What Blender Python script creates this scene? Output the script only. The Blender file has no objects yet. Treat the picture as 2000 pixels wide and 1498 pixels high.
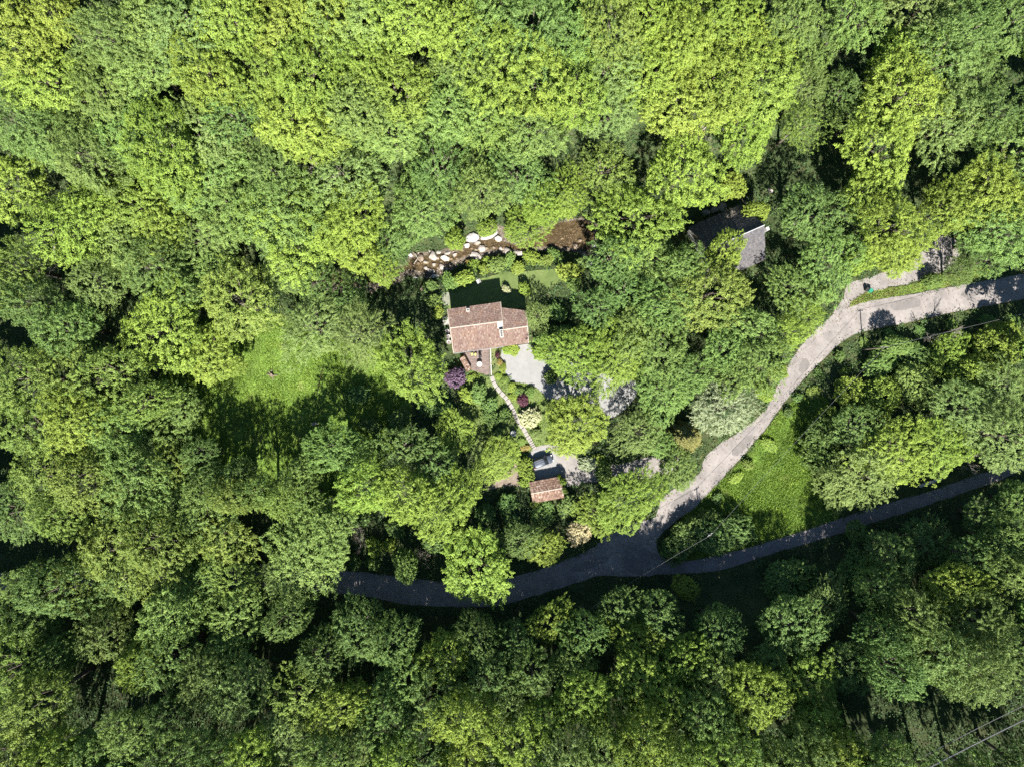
import bpy, bmesh, math, random
import numpy as np
from mathutils import Vector, Matrix

random.seed(7)
rng = np.random.default_rng(11)
scene = bpy.context.scene
col = scene.collection

# ------------------------------------------------------------------ camera, sky, sun, exposure
FPX, CAMH = 1387.0, 146.0           # focal length in photo pixels, drone height in metres
cam_data = bpy.data.cameras.new("camera")
cam_data.sensor_fit = 'HORIZONTAL'
cam_data.angle = 2 * math.atan(1000 / FPX)
cam_data.clip_start = 0.5
cam_data.clip_end = 2000
cam = bpy.data.objects.new("camera", cam_data)
cam.location = (0, 0, CAMH)
col.objects.link(cam)
scene.camera = cam

SUN_EL = math.radians(46)
SH = Vector((-0.07, 1.0)).normalized()          # the way shadows fall on the ground
to_sun = Vector((-SH.x * math.cos(SUN_EL), -SH.y * math.cos(SUN_EL), math.sin(SUN_EL)))
world = bpy.data.worlds.new("World")
scene.world = world
world.use_nodes = True
wn = world.node_tree.nodes
wl = world.node_tree.links
wn.clear()
sky = wn.new('ShaderNodeTexSky')
sky.sky_type = 'NISHITA'
sky.sun_disc = False
sky.sun_elevation = SUN_EL
sky.sun_rotation = math.atan2(to_sun.x, to_sun.y)
sky.altitude = 600
sky.dust_density = 0.1
sky.air_density = 1.4
sky.ozone_density = 4.0
bg = wn.new('ShaderNodeBackground')
bg.inputs['Strength'].default_value = 0.038
wo = wn.new('ShaderNodeOutputWorld')
wl.new(sky.outputs[0], bg.inputs[0])
wl.new(bg.outputs[0], wo.inputs[0])
sun_data = bpy.data.lights.new("sun", 'SUN')
sun_data.energy = 4.6
sun_data.angle = math.radians(0.53)
sun_data.color = (1.0, 0.95, 0.87)
sun = bpy.data.objects.new("sun", sun_data)
sun.rotation_euler = (-to_sun).to_track_quat('-Z', 'Y').to_euler()
sun.location = (0, -60, 120)
col.objects.link(sun)

scene.view_settings.view_transform = 'Standard'
scene.view_settings.look = 'None'
scene.view_settings.gamma = 1
scene.view_settings.exposure = 1.80
scene.view_settings.use_curve_mapping = False
cy = scene.cycles
cy.max_bounces = 5
cy.diffuse_bounces = 2
cy.glossy_bounces = 2
cy.transmission_bounces = 4
cy.transparent_max_bounces = 6
cy.use_denoising = False
cy.caustics_reflective = False
cy.caustics_refractive = False

# ------------------------------------------------------------------ surveying helpers
def nom(pts):
    return np.array([((a - 1000) / 9.5, (749 - b) / 9.5) for a, b in pts], float)

def polydist(P, X, Y):
    """signed distance to a polyline (positive on its left) and the nearest point"""
    best = np.full(X.shape, 1e18)
    sgn = np.ones(X.shape)
    nx = np.zeros(X.shape)
    ny = np.zeros(X.shape)
    for (ax, ay), (bx, by) in zip(P[:-1], P[1:]):
        dx, dy = bx - ax, by - ay
        L2 = dx * dx + dy * dy
        t = np.clip(((X - ax) * dx + (Y - ay) * dy) / L2, 0, 1)
        px, py = ax + t * dx, ay + t * dy
        d = (X - px) ** 2 + (Y - py) ** 2
        m = d < best
        best = np.where(m, d, best)
        c = dx * (Y - ay) - dy * (X - ax)
        sgn = np.where(m, np.where(c >= 0, 1, -1), sgn)
        nx = np.where(m, px, nx)
        ny = np.where(m, py, ny)
    return np.sqrt(best) * sgn, nx, ny

STREAM = nom([(-900, 380), (-300, 430), (0, 470), (250, 505), (520, 530), (700, 545), (810, 515), (870, 500), (930, 482),
              (1000, 478), (1090, 462), (1160, 452), (1250, 432), (1400, 398), (1490, 368), (1590, 305), (1660, 210),
              (1720, 100), (1800, -60), (2100, -500), (2700, -1000)])
BACKLINE = nom([(2900, 640), (2300, 800), (2000, 925), (1887, 968), (1775, 1006), (1625, 1054), (1494, 1092), (1419, 1118), (1300, 1130), (1168, 1130), (1000, 1184), (800, 1190), (600, 1160), (300, 1150), (0, 1170), (-900, 1300)])
UPSLOPE = nom([(2900, 440), (2300, 530), (2000, 592), (1860, 616), (1700, 648), (1630, 690), (1560, 755), (1500, 835), (1430, 920),
               (1350, 1003), (1290, 1060), (1260, 1128), (1168, 1130), (1000, 1184), (800, 1190), (600, 1160), (300, 1150), (0, 1170), (-900, 1300)])
ROADS = [(nom([(2500, 470), (2000, 560), (1800, 602), (1690, 626), (1610, 668), (1560, 718), (1505, 806), (1440, 872),
               (1350, 955), (1270, 1040), (1210, 1085)]), 3.6),
         (nom([(1290, 1090), (1160, 1095), (1020, 1145), (900, 1164), (780, 1152), (670, 1138), (400, 1130), (0, 1150), (-600, 1230)]), 3.2),
         (nom([(1240, 1100), (1330, 1106), (1450, 1090), (1600, 1040), (1800, 978), (2000, 902), (2500, 720)]), 2.4)]

def sstep(a, b, x):
    t = np.clip((x - a) / (b - a), 0, 1)
    return t * t * (3 - 2 * t)

def base_h(X, Y):
    ds, _, _ = polydist(STREAM, X, Y)
    du, _, _ = polydist(UPSLOPE, X, Y)
    n = np.maximum(ds - 2.6, 0)
    zn = 0.40 * n * sstep(0, 9, n) + 0.12 * n * (1 - sstep(0, 9, n))
    s = np.maximum(-ds - 2.6, 0)
    zs = 1.7 * sstep(0, 3.5, s) + 0.9 * sstep(3, 9, s) + 0.03 * np.maximum(s - 9, 0)
    up = np.maximum(du, 0)
    db, _, _ = polydist(BACKLINE, X, Y)
    bk = np.maximum(db, 0)
    zu = 0.13 * np.minimum(up, 40) * sstep(0, 7, up) + 0.36 * bk * sstep(0, 7, bk)
    bump = 0.35 * np.sin(X * .21 + 1.3) * np.sin(Y * .17 + .4) + .2 * np.sin(X * .53 + Y * .31)
    w = sstep(4, 12, ds) + sstep(4, 12, db)
    return -2.6 + np.where(ds > 0, zn, zs) + zu + bump * np.minimum(w, 1)

def T(X, Y):
    X = np.asarray(X, float)
    Y = np.asarray(Y, float)
    z = base_h(X, Y)
    for P, hw in ROADS:
        d, nx, ny = polydist(P, X, Y)
        w = 1 - sstep(hw, hw + 3.5, np.abs(d))
        if np.any(w > 0):
            z = z * (1 - w) + base_h(nx, ny) * w
    return z

def t1(x, y):
    return float(T(np.array([x]), np.array([y]))[0])

def P3(px, py, z):
    """world point at absolute height z seen at photo pixel px, py"""
    k = (CAMH - z) / FPX
    return Vector(((px - 1000) * k, (749 - py) * k, z))

def at(px, py, h=0.0):
    """world ground point under something standing h above ground, seen at px, py"""
    z = h
    for _ in range(12):
        p = P3(px, py, z)
        z = 0.5 * z + 0.5 * (t1(p.x, p.y) + h)
    p = P3(px, py, z)
    return Vector((p.x, p.y, t1(p.x, p.y)))

def at_many(pts, h=0.0):
    a = np.array(pts, float)
    z = np.full(len(a), h)
    for _ in range(14):
        k = (CAMH - z) / FPX
        X, Y = (a[:, 0] - 1000) * k, (749 - a[:, 1]) * k
        z = .5 * z + .5 * (T(X, Y) + h)
    k = (CAMH - z) / FPX
    return np.stack([(a[:, 0] - 1000) * k, (749 - a[:, 1]) * k], 1)

def inpoly(poly, X, Y):
    r = np.zeros(X.shape, bool)
    n = len(poly)
    for i in range(n):
        x1, y1 = poly[i]
        x2, y2 = poly[(i + 1) % n]
        c = ((y1 > Y) != (y2 > Y))
        with np.errstate(divide='ignore', invalid='ignore'):
            xi = (x2 - x1) * (Y - y1) / (y2 - y1 if y2 != y1 else 1e-9) + x1
        r ^= c & (X < xi)
    return r

def smooth(pts, closed=True, step=0.9, rough=0.0, seed=1):
    """Catmull-Rom through the points, resampled, with a slightly ragged edge"""
    r = np.random.default_rng(seed)
    P = [Vector((p[0], p[1])) for p in pts]
    n = len(P)
    out = []
    for i in range(n if closed else n - 1):
        p0 = P[(i - 1) % n] if closed or i > 0 else P[i]
        p1, p2 = P[i], P[(i + 1) % n]
        p3 = P[(i + 2) % n] if closed or i + 2 < n else p2
        k = max(1, int((p2 - p1).length / step))
        for j in range(k):
            t = j / k
            q = 0.5 * ((2 * p1) + (p2 - p0) * t + (2 * p0 - 5 * p1 + 4 * p2 - p3) * t * t + (3 * p1 - p0 - 3 * p2 + p3) * t ** 3)
            out.append((q.x + r.normal(0, rough), q.y + r.normal(0, rough)))
    if not closed:
        out.append((P[-1].x, P[-1].y))
    return out

# ------------------------------------------------------------------ materials
def nodes(name):
    m = bpy.data.materials.new(name)
    m.use_nodes = True
    nt = m.node_tree
    nt.nodes.clear()
    return m, nt, nt.nodes, nt.links

def ramp(N, stops):
    r = N.new('ShaderNodeValToRGB')
    e = r.color_ramp.elements
    while len(e) < len(stops):
        e.new(0.5)
    for el, (p, c) in zip(e, stops):
        el.position = p
        el.color = (*c, 1)
    return r

def noise(N, L, scale, detail=6, rough=.6, obj=False, sx=None):
    tc = N.new('ShaderNodeTexCoord')
    n = N.new('ShaderNodeTexNoise')
    n.inputs['Scale'].default_value = scale
    n.inputs['Detail'].default_value = detail
    n.inputs['Roughness'].default_value = rough
    if sx:
        mp = N.new('ShaderNodeMapping')
        mp.inputs['Scale'].default_value = sx
        L.new(tc.outputs['Object'], mp.inputs[0])
        L.new(mp.outputs[0], n.inputs['Vector'])
    else:
        L.new(tc.outputs['Object'], n.inputs['Vector'])
    return n

def mixc(N, L, a, b, fac, mode='MIX'):
    m = N.new('ShaderNodeMix')
    m.data_type = 'RGBA'
    m.blend_type = mode
    for s, v in ((0, fac), (6, a), (7, b)):
        if hasattr(v, 'is_linked') or hasattr(v, 'links'):
            L.new(v, m.inputs[s])
        elif isinstance(v, tuple):
            m.inputs[s].default_value = (*v, 1)
        else:
            m.inputs[s].default_value = v
    return m.outputs[2]

def surf(name, stops, scale=1.0, rough=.9, bump=.2, bscale=None, fine=None, spec=.3, metal=0.0, sx=None, detail=6, island=0.0, k=1.0):
    m, nt, N, L = nodes(name)
    stops = [(p_, tuple(x * k for x in c_)) for p_, c_ in stops]
    n = noise(N, L, scale, detail, sx=sx)
    r = ramp(N, stops)
    L.new(n.outputs['Fac'], r.inputs[0])
    c = r.outputs[0]
    if fine:
        n2 = noise(N, L, fine[0], 4)
        r2 = ramp(N, [(.3, (1 - fine[1],) * 3), (.7, (1 + fine[1],) * 3)])
        L.new(n2.outputs['Fac'], r2.inputs[0])
        c = mixc(N, L, c, r2.outputs[0], 1.0, 'MULTIPLY')
    if island:
        g = N.new('ShaderNodeNewGeometry')
        r3 = ramp(N, [(0, (1 - island,) * 3), (1, (1 + island * .7,) * 3)])
        L.new(g.outputs['Random Per Island'], r3.inputs[0])
        c = mixc(N, L, c, r3.outputs[0], 1.0, 'MULTIPLY')
    p = N.new('ShaderNodeBsdfPrincipled')
    p.inputs['Roughness'].default_value = rough
    p.inputs['Specular IOR Level'].default_value = spec
    p.inputs['Metallic'].default_value = metal
    L.new(c, p.inputs['Base Color'])
    if bump:
        n3 = noise(N, L, bscale or scale * 6, 5)
        b = N.new('ShaderNodeBump')
        b.inputs['Strength'].default_value = bump
        b.inputs['Distance'].default_value = .05
        L.new(n3.outputs['Fac'], b.inputs['Height'])
        L.new(b.outputs[0], p.inputs['Normal'])
    o = N.new('ShaderNodeOutputMaterial')
    L.new(p.outputs[0], o.inputs[0])
    return m

def leafmat(name, dark, light, tr=.20, var=.11, k=1.22):
    dark, light = ((c_[0] * k * 1.13, c_[1] * k * .985, c_[2] * k * 1.22 + .003) for c_ in (dark, light))
    m, nt, N, L = nodes(name)
    a = N.new('ShaderNodeAttribute')
    a.attribute_name = 'tint'
    ns = noise(N, L, .42, 2, .5)
    rs = ramp(N, [(.3, (0, 0, 0)), (.7, (1, 1, 1))])
    L.new(ns.outputs['Fac'], rs.inputs[0])
    ad = N.new('ShaderNodeMath')
    ad.operation = 'MULTIPLY_ADD'
    L.new(rs.outputs[0], ad.inputs[0])
    ad.inputs[1].default_value = .50
    ad.use_clamp = True
    sb_ = N.new('ShaderNodeMath')
    sb_.operation = 'SUBTRACT'
    L.new(a.outputs['Fac'], sb_.inputs[0])
    sb_.inputs[1].default_value = .25
    L.new(sb_.outputs[0], ad.inputs[2])
    c = mixc(N, L, dark, light, ad.outputs[0])
    oi = N.new('ShaderNodeObjectInfo')
    hs = N.new('ShaderNodeHueSaturation')
    mr = N.new('ShaderNodeMapRange')
    mr.inputs[3].default_value = .5 - var * .10
    mr.inputs[4].default_value = .5 + var * .10
    L.new(oi.outputs['Random'], mr.inputs[0])
    L.new(mr.outputs[0], hs.inputs['Hue'])
    w = N.new('ShaderNodeTexWhiteNoise')
    w.noise_dimensions = '1D'
    L.new(oi.outputs['Random'], w.inputs['W'])
    mv = N.new('ShaderNodeMapRange')
    mv.inputs[3].default_value = 1 - var
    mv.inputs[4].default_value = 1 + var
    L.new(w.outputs['Value'], mv.inputs[0])
    L.new(mv.outputs[0], hs.inputs['Value'])
    L.new(c, hs.inputs['Color'])
    d = N.new('ShaderNodeBsdfDiffuse')
    L.new(hs.outputs[0], d.inputs[0])
    t = N.new('ShaderNodeBsdfTranslucent')
    tc = mixc(N, L, hs.outputs[0], (1.25, 1.25, .55), 1.0, 'MULTIPLY')
    L.new(tc, t.inputs[0])
    mx = N.new('ShaderNodeMixShader')
    mx.inputs[0].default_value = tr
    L.new(d.outputs[0], mx.inputs[1])
    L.new(t.outputs[0], mx.inputs[2])
    g = N.new('ShaderNodeBsdfGlossy')
    g.inputs['Roughness'].default_value = .6
    g.inputs[0].default_value = (.9, .95, 1, 1)
    m2 = N.new('ShaderNodeMixShader')
    m2.inputs[0].default_value = .012
    L.new(mx.outputs[0], m2.inputs[1])
    L.new(g.outputs[0], m2.inputs[2])
    o = N.new('ShaderNodeOutputMaterial')
    L.new(m2.outputs[0], o.inputs[0])
    return m

LEAF = {
    'y': leafmat('leaf_yellow_green', (.096, .160, .019), (.204, .302, .039)),
    'l': leafmat('leaf_lime', (.090, .158, .018), (.192, .300, .036)),
    'm': leafmat('leaf_mid_green', (.070, .134, .024), (.150, .252, .046)),
    'd': leafmat('leaf_deep_green', (.052, .108, .021), (.118, .208, .040)),
    'b': leafmat('leaf_blue_green', (.068, .130, .025), (.147, .245, .049)),
    'p': leafmat('leaf_pale_green', (.082, .146, .029), (.172, .270, .062)),
    'o': leafmat('leaf_olive', (.076, .136, .019), (.166, .252, .039)),
    's': leafmat('leaf_silver', (.125, .180, .075), (.245, .330, .150)),
    'u': leafmat('leaf_purple', (.045, .032, .038), (.125, .090, .108), tr=.15),
    'r': leafmat('leaf_dark_red', (.040, .016, .016), (.105, .050, .050), tr=.15),
    'c': leafmat('leaf_cream', (.20, .25, .09), (.44, .50, .24), tr=.2),
    'a': leafmat('leaf_amber', (.15, .145, .03), (.33, .31, .08), tr=.2),
    'k': leafmat('needle_olive', (.060, .078, .016), (.155, .175, .040), tr=.1),
    't': leafmat('blossom_tan', (.22, .22, .09), (.46, .44, .22), tr=.2),
    'f': leafmat('undergrowth_leaf', (.026, .060, .016), (.072, .135, .032), tr=.25),
}
GRASS = leafmat('grass_blade', (.060, .125, .014), (.150, .255, .030), tr=.3)
VERGE = leafmat('verge_blade', (.070, .095, .020), (.190, .210, .055), tr=.25)
M_BARK = surf('bark', [(.3, (.06, .048, .038)), (.7, (.16, .135, .11))], 3, bump=.5, bscale=9)
M_DEAD = surf('dead_wood', [(.3, (.20, .17, .14)), (.7, (.46, .41, .35))], 3, bump=.3, bscale=9, k=0.8)
M_FLOOR = surf('forest_floor', [(.30, (.022, .032, .011)), (.5, (.036, .054, .016)), (.72, (.060, .064, .028))], .35, bump=.7, bscale=2.5, fine=(3.0, .35))
M_MEADOW = surf('meadow_turf', [(.32, (.062, .098, .018)), (.5, (.092, .152, .024)), (.62, (.112, .170, .028)), (.74, (.165, .172, .056))], .22, bump=.8, bscale=3.0, fine=(2.2, .3), k=1.35)
M_LAWN = surf('lawn_turf', [(.3, (.090, .130, .036)), (.7, (.130, .170, .054))], .5, bump=.4, bscale=5, fine=(3, .18))
M_ASPH = surf('worn_asphalt', [(.26, (.118, .110, .106)), (.5, (.176, .160, .152)), (.76, (.235, .216, .202))], .28, rough=.92, bump=.25, bscale=14, fine=(1.6, .14), detail=9, k=1.12)
M_ASPH2 = surf('lane_asphalt', [(.28, (.115, .108, .106)), (.5, (.150, .140, .135)), (.74, (.20, .186, .175))], .4, rough=.92, bump=.25, bscale=14, fine=(2.0, .16), detail=9)
M_GRAVEL = surf('white_gravel', [(.3, (.250, .250, .246)), (.7, (.300, .300, .295))], .7, bump=.5, bscale=22, fine=(9, .12), k=0.80)
M_GRAVEL2 = surf('grey_gravel', [(.3, (.165, .150, .142)), (.55, (.215, .198, .186)), (.75, (.265, .25, .235))], .5, bump=.5, bscale=18, fine=(6, .18), k=1.0)
M_DIRT = surf('tan_dirt', [(.3, (.15, .12, .09)), (.7, (.26, .215, .17))], 1.1, bump=.5, bscale=12, fine=(6, .2), k=0.85)
M_BED = surf('stream_bed', [(.3, (.050, .042, .030)), (.5, (.092, .076, .056)), (.72, (.18, .152, .120))], 1.3, bump=.8, bscale=6, fine=(5, .35))
M_ROCK = surf('limestone', [(.3, (.22, .195, .175)), (.55, (.32, .285, .26)), (.75, (.42, .39, .36))], 1.4, bump=.8, bscale=5, fine=(5, .15), k=0.95)
M_ROCKW = surf('white_limestone', [(.3, (.40, .385, .365)), (.7, (.56, .55, .53))], 1.6, bump=.7, bscale=5, fine=(4, .08), k=1.0)
M_ROCKB = surf('brown_rock', [(.3, (.15, .115, .085)), (.7, (.32, .26, .20))], 1.6, bump=.8, bscale=5, fine=(5, .2), k=0.8)
M_STONEWALL = surf('rendered_stone', [(.3, (.36, .31, .25)), (.7, (.50, .44, .37))], 2.0, bump=.5, bscale=5)
M_WHITE = surf('white_render', [(.3, (.42, .41, .39)), (.7, (.54, .53, .51))], 2.5, bump=.15, bscale=12, k=0.75)
M_TIMBER = surf('brown_timber', [(.3, (.10, .06, .035)), (.7, (.20, .125, .075))], 3, bump=.3)
M_GREY = surf('grey_metal', [(.3, (.30, .31, .32)), (.7, (.42, .43, .44))], 6, rough=.45, bump=0, metal=.6)
M_DARK = surf('dark_metal', [(.3, (.02, .02, .022)), (.7, (.04, .04, .045))], 6, rough=.5, bump=0)
M_GLASS = surf('window_glass', [(.3, (.012, .015, .018)), (.7, (.022, .026, .032))], 1, rough=.06, bump=0, spec=.8)
M_DECK = surf('deck_boards', [(.3, (.20, .152, .136)), (.7, (.28, .222, .200))], 1.4, bump=.3, island=.14, fine=(5, .1), k=0.8)
M_STEP = surf('step_stone', [(.3, (.27, .248, .228)), (.7, (.36, .338, .312))], 2.4, bump=.4, bscale=9, fine=(6, .1), k=0.78)
M_TURF = surf('olive_turf', [(.3, (.125, .150, .050)), (.7, (.150, .175, .065))], 1.2, bump=.2, bscale=20, k=0.8)
M_PAVE = surf('mossy_paving', [(.3, (.20, .215, .15)), (.7, (.36, .36, .29))], 1.6, bump=.4, bscale=8, fine=(6, .15), k=0.75)
M_CAR = surf('graphite_paint', [(.3, (.055, .068, .090)), (.7, (.072, .086, .112))], 1, rough=.34, bump=0, spec=.5, metal=.25)
M_PLASTIC = surf('black_plastic', [(.3, (.015, .015, .016)), (.7, (.03, .03, .032))], 5, rough=.6, bump=0)
M_TYRE = surf('tyre_rubber', [(.3, (.016, .016, .016)), (.7, (.026, .026, .026))], 8, rough=.85, bump=.2)
M_LAMPC = surf('clear_lamp', [(.3, (.55, .57, .6)), (.7, (.68, .7, .72))], 5, rough=.15, bump=0)
M_LAMPR = surf('red_lamp', [(.3, (.30, .015, .012)), (.7, (.4, .02, .016))], 5, rough=.2, bump=0)
M_BIN = surf('green_bin_plastic', [(.3, (.02, .16, .10)), (.7, (.03, .21, .14))], 4, rough=.5, bump=0)
M_CONC = surf('pale_concrete', [(.3, (.33, .32, .29)), (.7, (.47, .455, .42))], 1.6, bump=.35, bscale=9, k=0.75)
M_POLE = surf('weathered_pole', [(.3, (.14, .115, .09)), (.7, (.25, .215, .18))], 4, bump=.3)
M_CABLE = surf('cable_sheath', [(.3, (.09, .09, .095)), (.7, (.14, .14, .145))], 4, rough=.5, bump=0)
M_POT = surf('pale_planter', [(.3, (.40, .39, .38)), (.7, (.54, .53, .52))], 3, bump=.2, k=0.75)
M_CHAIRG = surf('olive_cushion', [(.3, (.27, .27, .10)), (.7, (.36, .36, .15))], 4, bump=.2)

def tilemat(name, stops, k=.68, warm=True):
    m, nt, N, L = nodes(name)
    stops = [(p_, tuple(x * k for x in c_)) for p_, c_ in stops]
    g = N.new('ShaderNodeNewGeometry')
    r = ramp(N, stops)
    L.new(g.outputs['Random Per Island'], r.inputs[0])
    n = noise(N, L, .55, 5)
    r2 = ramp(N, [(.35, (.88, .82, .82)), (.52, (1, .98, .96)), (.72, (1.12, .98, .86))] if warm else [(.35, (.86, .87, .90)), (.65, (1.08, 1.08, 1.10))])
    L.new(n.outputs['Fac'], r2.inputs[0])
    c = mixc(N, L, r.outputs[0], r2.outputs[0], 1.0, 'MULTIPLY')
    n5 = noise(N, L, 1.3, 5, .7)
    r5 = ramp(N, [(.56, (0, 0, 0)), (.68, (.38, .38, .38))])
    L.new(n5.outputs['Fac'], r5.inputs[0])
    c = mixc(N, L, c, tuple(x * k for x in ((.21, .19, .135) if warm else (.17, .17, .16))), r5.outputs[0])
    n4 = noise(N, L, 7, 3)
    r4 = ramp(N, [(.3, (.82,) * 3), (.7, (1.15,) * 3)])
    L.new(n4.outputs['Fac'], r4.inputs[0])
    c = mixc(N, L, c, r4.outputs[0], 1.0, 'MULTIPLY')
    p = N.new('ShaderNodeBsdfPrincipled')
    p.inputs['Roughness'].default_value = .9
    p.inputs['Specular IOR Level'].default_value = .2
    L.new(c, p.inputs['Base Color'])
    o = N.new('ShaderNodeOutputMaterial')
    L.new(p.outputs[0], o.inputs[0])
    return m

M_TILE = tilemat('terracotta_tile', [(0, (.190, .128, .112)), (.25, (.245, .168, .145)), (.5, (.285, .205, .178)), (.72, (.275, .205, .165)), (.9, (.335, .260, .228)), (1, (.40, .335, .295))])
M_TILE2 = tilemat('old_terracotta_tile', [(0, (.15, .095, .075)), (.3, (.23, .150, .115)), (.6, (.29, .20, .155)), (.85, (.39, .29, .23)), (1, (.48, .40, .34))])
M_SLATE = tilemat('slate', [(0, (.105, .105, .115)), (.5, (.150, .145, .150)), (1, (.195, .190, .195))], k=.54, warm=False)
M_MORTAR = surf('ridge_mortar', [(.3, (.42, .34, .28)), (.7, (.56, .48, .41))], 3, bump=.4, k=0.68)

def water_mat():
    m, nt, N, L = nodes('stream_water')
    tr = N.new('ShaderNodeBsdfTransparent')
    tr.inputs[0].default_value = (.80, .74, .62, 1)
    gl = N.new('ShaderNodeBsdfGlossy')
    gl.inputs['Roughness'].default_value = .08
    fr = N.new('ShaderNodeFresnel')
    fr.inputs[0].default_value = 1.33
    n = noise(N, L, 2.2, 4)
    b = N.new('ShaderNodeBump')
    b.inputs['Strength'].default_value = .35
    b.inputs['Distance'].default_value = .08
    L.new(n.outputs['Fac'], b.inputs['Height'])
    L.new(b.outputs[0], gl.inputs['Normal'])
    L.new(b.outputs[0], fr.inputs['Normal'])
    mx = N.new('ShaderNodeMixShader')
    L.new(fr.outputs[0], mx.inputs[0])
    L.new(tr.outputs[0], mx.inputs[1])
    L.new(gl.outputs[0], mx.inputs[2])
    o = N.new('ShaderNodeOutputMaterial')
    L.new(mx.outputs[0], o.inputs[0])
    return m
M_WATER = water_mat()

# ------------------------------------------------------------------ object helpers
def link(o, parent=None):
    col.objects.link(o)
    if parent is not None:
        o.parent = parent
    return o

def tag(o, label=None, cat=None, group=None, kind=None):
    if label: o['label'] = label
    if cat: o['category'] = cat
    if group: o['group'] = group
    if kind: o['kind'] = kind
    return o

def thing(name, loc, rz=0, label=None, cat=None, group=None):
    o = bpy.data.objects.new(name, None)
    o.empty_display_size = .3
    o.location = loc
    o.rotation_euler = (0, 0, rz)
    link(o)
    return tag(o, label, cat, group)

def obj(name, bm, mat, parent=None, smooth_=False):
    me = bpy.data.meshes.new(name)
    bm.normal_update()
    bm.to_mesh(me)
    bm.free()
    me.materials.append(mat)
    if smooth_:
        me.polygons.foreach_set('use_smooth', [True] * len(me.polygons))
    return link(bpy.data.objects.new(name, me), parent)

def raw_mesh(name, V, F, mat=None, tint=None):
    """V (n,3) F (m,k) arrays, one attribute per face"""
    V = np.asarray(V, np.float32)
    F = np.asarray(F, np.int32)
    me = bpy.data.meshes.new(name)
    k = F.shape[1]
    me.vertices.add(len(V))
    me.vertices.foreach_set('co', V.ravel())
    me.loops.add(F.size)
    me.loops.foreach_set('vertex_index', F.ravel())
    me.polygons.add(len(F))
    me.polygons.foreach_set('loop_start', np.arange(0, F.size, k, dtype=np.int32))
    me.update(calc_edges=True)
    if tint is not None:
        a = me.attributes.new('tint', 'FLOAT', 'FACE')
        a.data.foreach_set('value', np.asarray(tint, np.float32))
    if mat:
        me.materials.append(mat)
    return me

def add_box(bm, c, s, rot=None):
    M = Matrix.Translation(c) @ (rot.to_4x4() if rot is not None else Matrix.Identity(4)) @ Matrix.Diagonal((*s, 1))
    return bmesh.ops.create_cube(bm, size=1, matrix=M)['verts']

def box(name, c, s, mat, parent=None, rz=0, bevel=0.0):
    bm = bmesh.new()
    add_box(bm, Vector(c), s, Matrix.Rotation(rz, 3, 'Z'))
    if bevel:
        bmesh.ops.bevel(bm, geom=bm.edges[:], offset=bevel, segments=2, affect='EDGES')
    return obj(name, bm, mat, parent)

def add_tube(bm, pts, radii, n=6, cap=True):
    pts = [Vector(p) for p in pts]
    if not hasattr(radii, '__len__'):
        radii = [radii] * len(pts)
    rings = []
    up = Vector((0, 0, 1))
    for i, p in enumerate(pts):
        d = (pts[min(i + 1, len(pts) - 1)] - pts[max(i - 1, 0)])
        d = d.normalized() if d.length > 1e-6 else up
        a = d.cross(up if abs(d.z) < .95 else Vector((1, 0, 0))).normalized()
        b = d.cross(a)
        rings.append([bm.verts.new(p + radii[i] * (math.cos(2 * math.pi * j / n) * a + math.sin(2 * math.pi * j / n) * b)) for j in range(n)])
    for r0, r1 in zip(rings[:-1], rings[1:]):
        for j in range(n):
            bm.faces.new((r0[j], r0[(j + 1) % n], r1[(j + 1) % n], r1[j]))
    if cap:
        bm.faces.new(rings[0][::-1])
        bm.faces.new(rings[-1])

def add_lathe(bm, prof, n=16, c=(0, 0, 0)):
    c = Vector(c)
    rings = [[bm.verts.new(c + Vector((r * math.cos(2 * math.pi * j / n), r * math.sin(2 * math.pi * j / n), z))) for j in range(n)] for r, z in prof]
    for r0, r1 in zip(rings[:-1], rings[1:]):
        for j in range(n):
            bm.faces.new((r0[j], r0[(j + 1) % n], r1[(j + 1) % n], r1[j]))
    bm.faces.new(rings[0][::-1])
    bm.faces.new(rings[-1])

def drape(name, poly, mat, off, kind='structure', zfun=None, cell=1.0):
    """a sheet with the outline poly laid on the terrain"""
    bm = bmesh.new()
    vs = [bm.verts.new((x, y, 0)) for x, y in poly]
    f = bm.faces.new(vs)
    xs = [p[0] for p in poly]
    ys = [p[1] for p in poly]
    for ax, lo, hi in ((0, min(xs), max(xs)), (1, min(ys), max(ys))):
        for v in range(math.ceil(lo / cell), math.floor(hi / cell) + 1):
            no = Vector((1, 0, 0)) if ax == 0 else Vector((0, 1, 0))
            bmesh.ops.bisect_plane(bm, geom=bm.verts[:] + bm.edges[:] + bm.faces[:], plane_co=no * v * cell, plane_no=no, dist=1e-5)
    bmesh.ops.triangulate(bm, faces=[x for x in bm.faces if len(x.verts) > 4])
    co = np.array([v.co[:2] for v in bm.verts])
    z = (zfun or T)(co[:, 0], co[:, 1])
    for v, h in zip(bm.verts, z):
        v.co.z = h + off
    bmesh.ops.recalc_face_normals(bm, faces=bm.faces[:])
    if sum(x.normal.z for x in bm.faces) < 0:
        bmesh.ops.reverse_faces(bm, faces=bm.faces[:])
    o = obj(name, bm, mat, None, True)
    tag(o, kind=kind)
    return o

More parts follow.
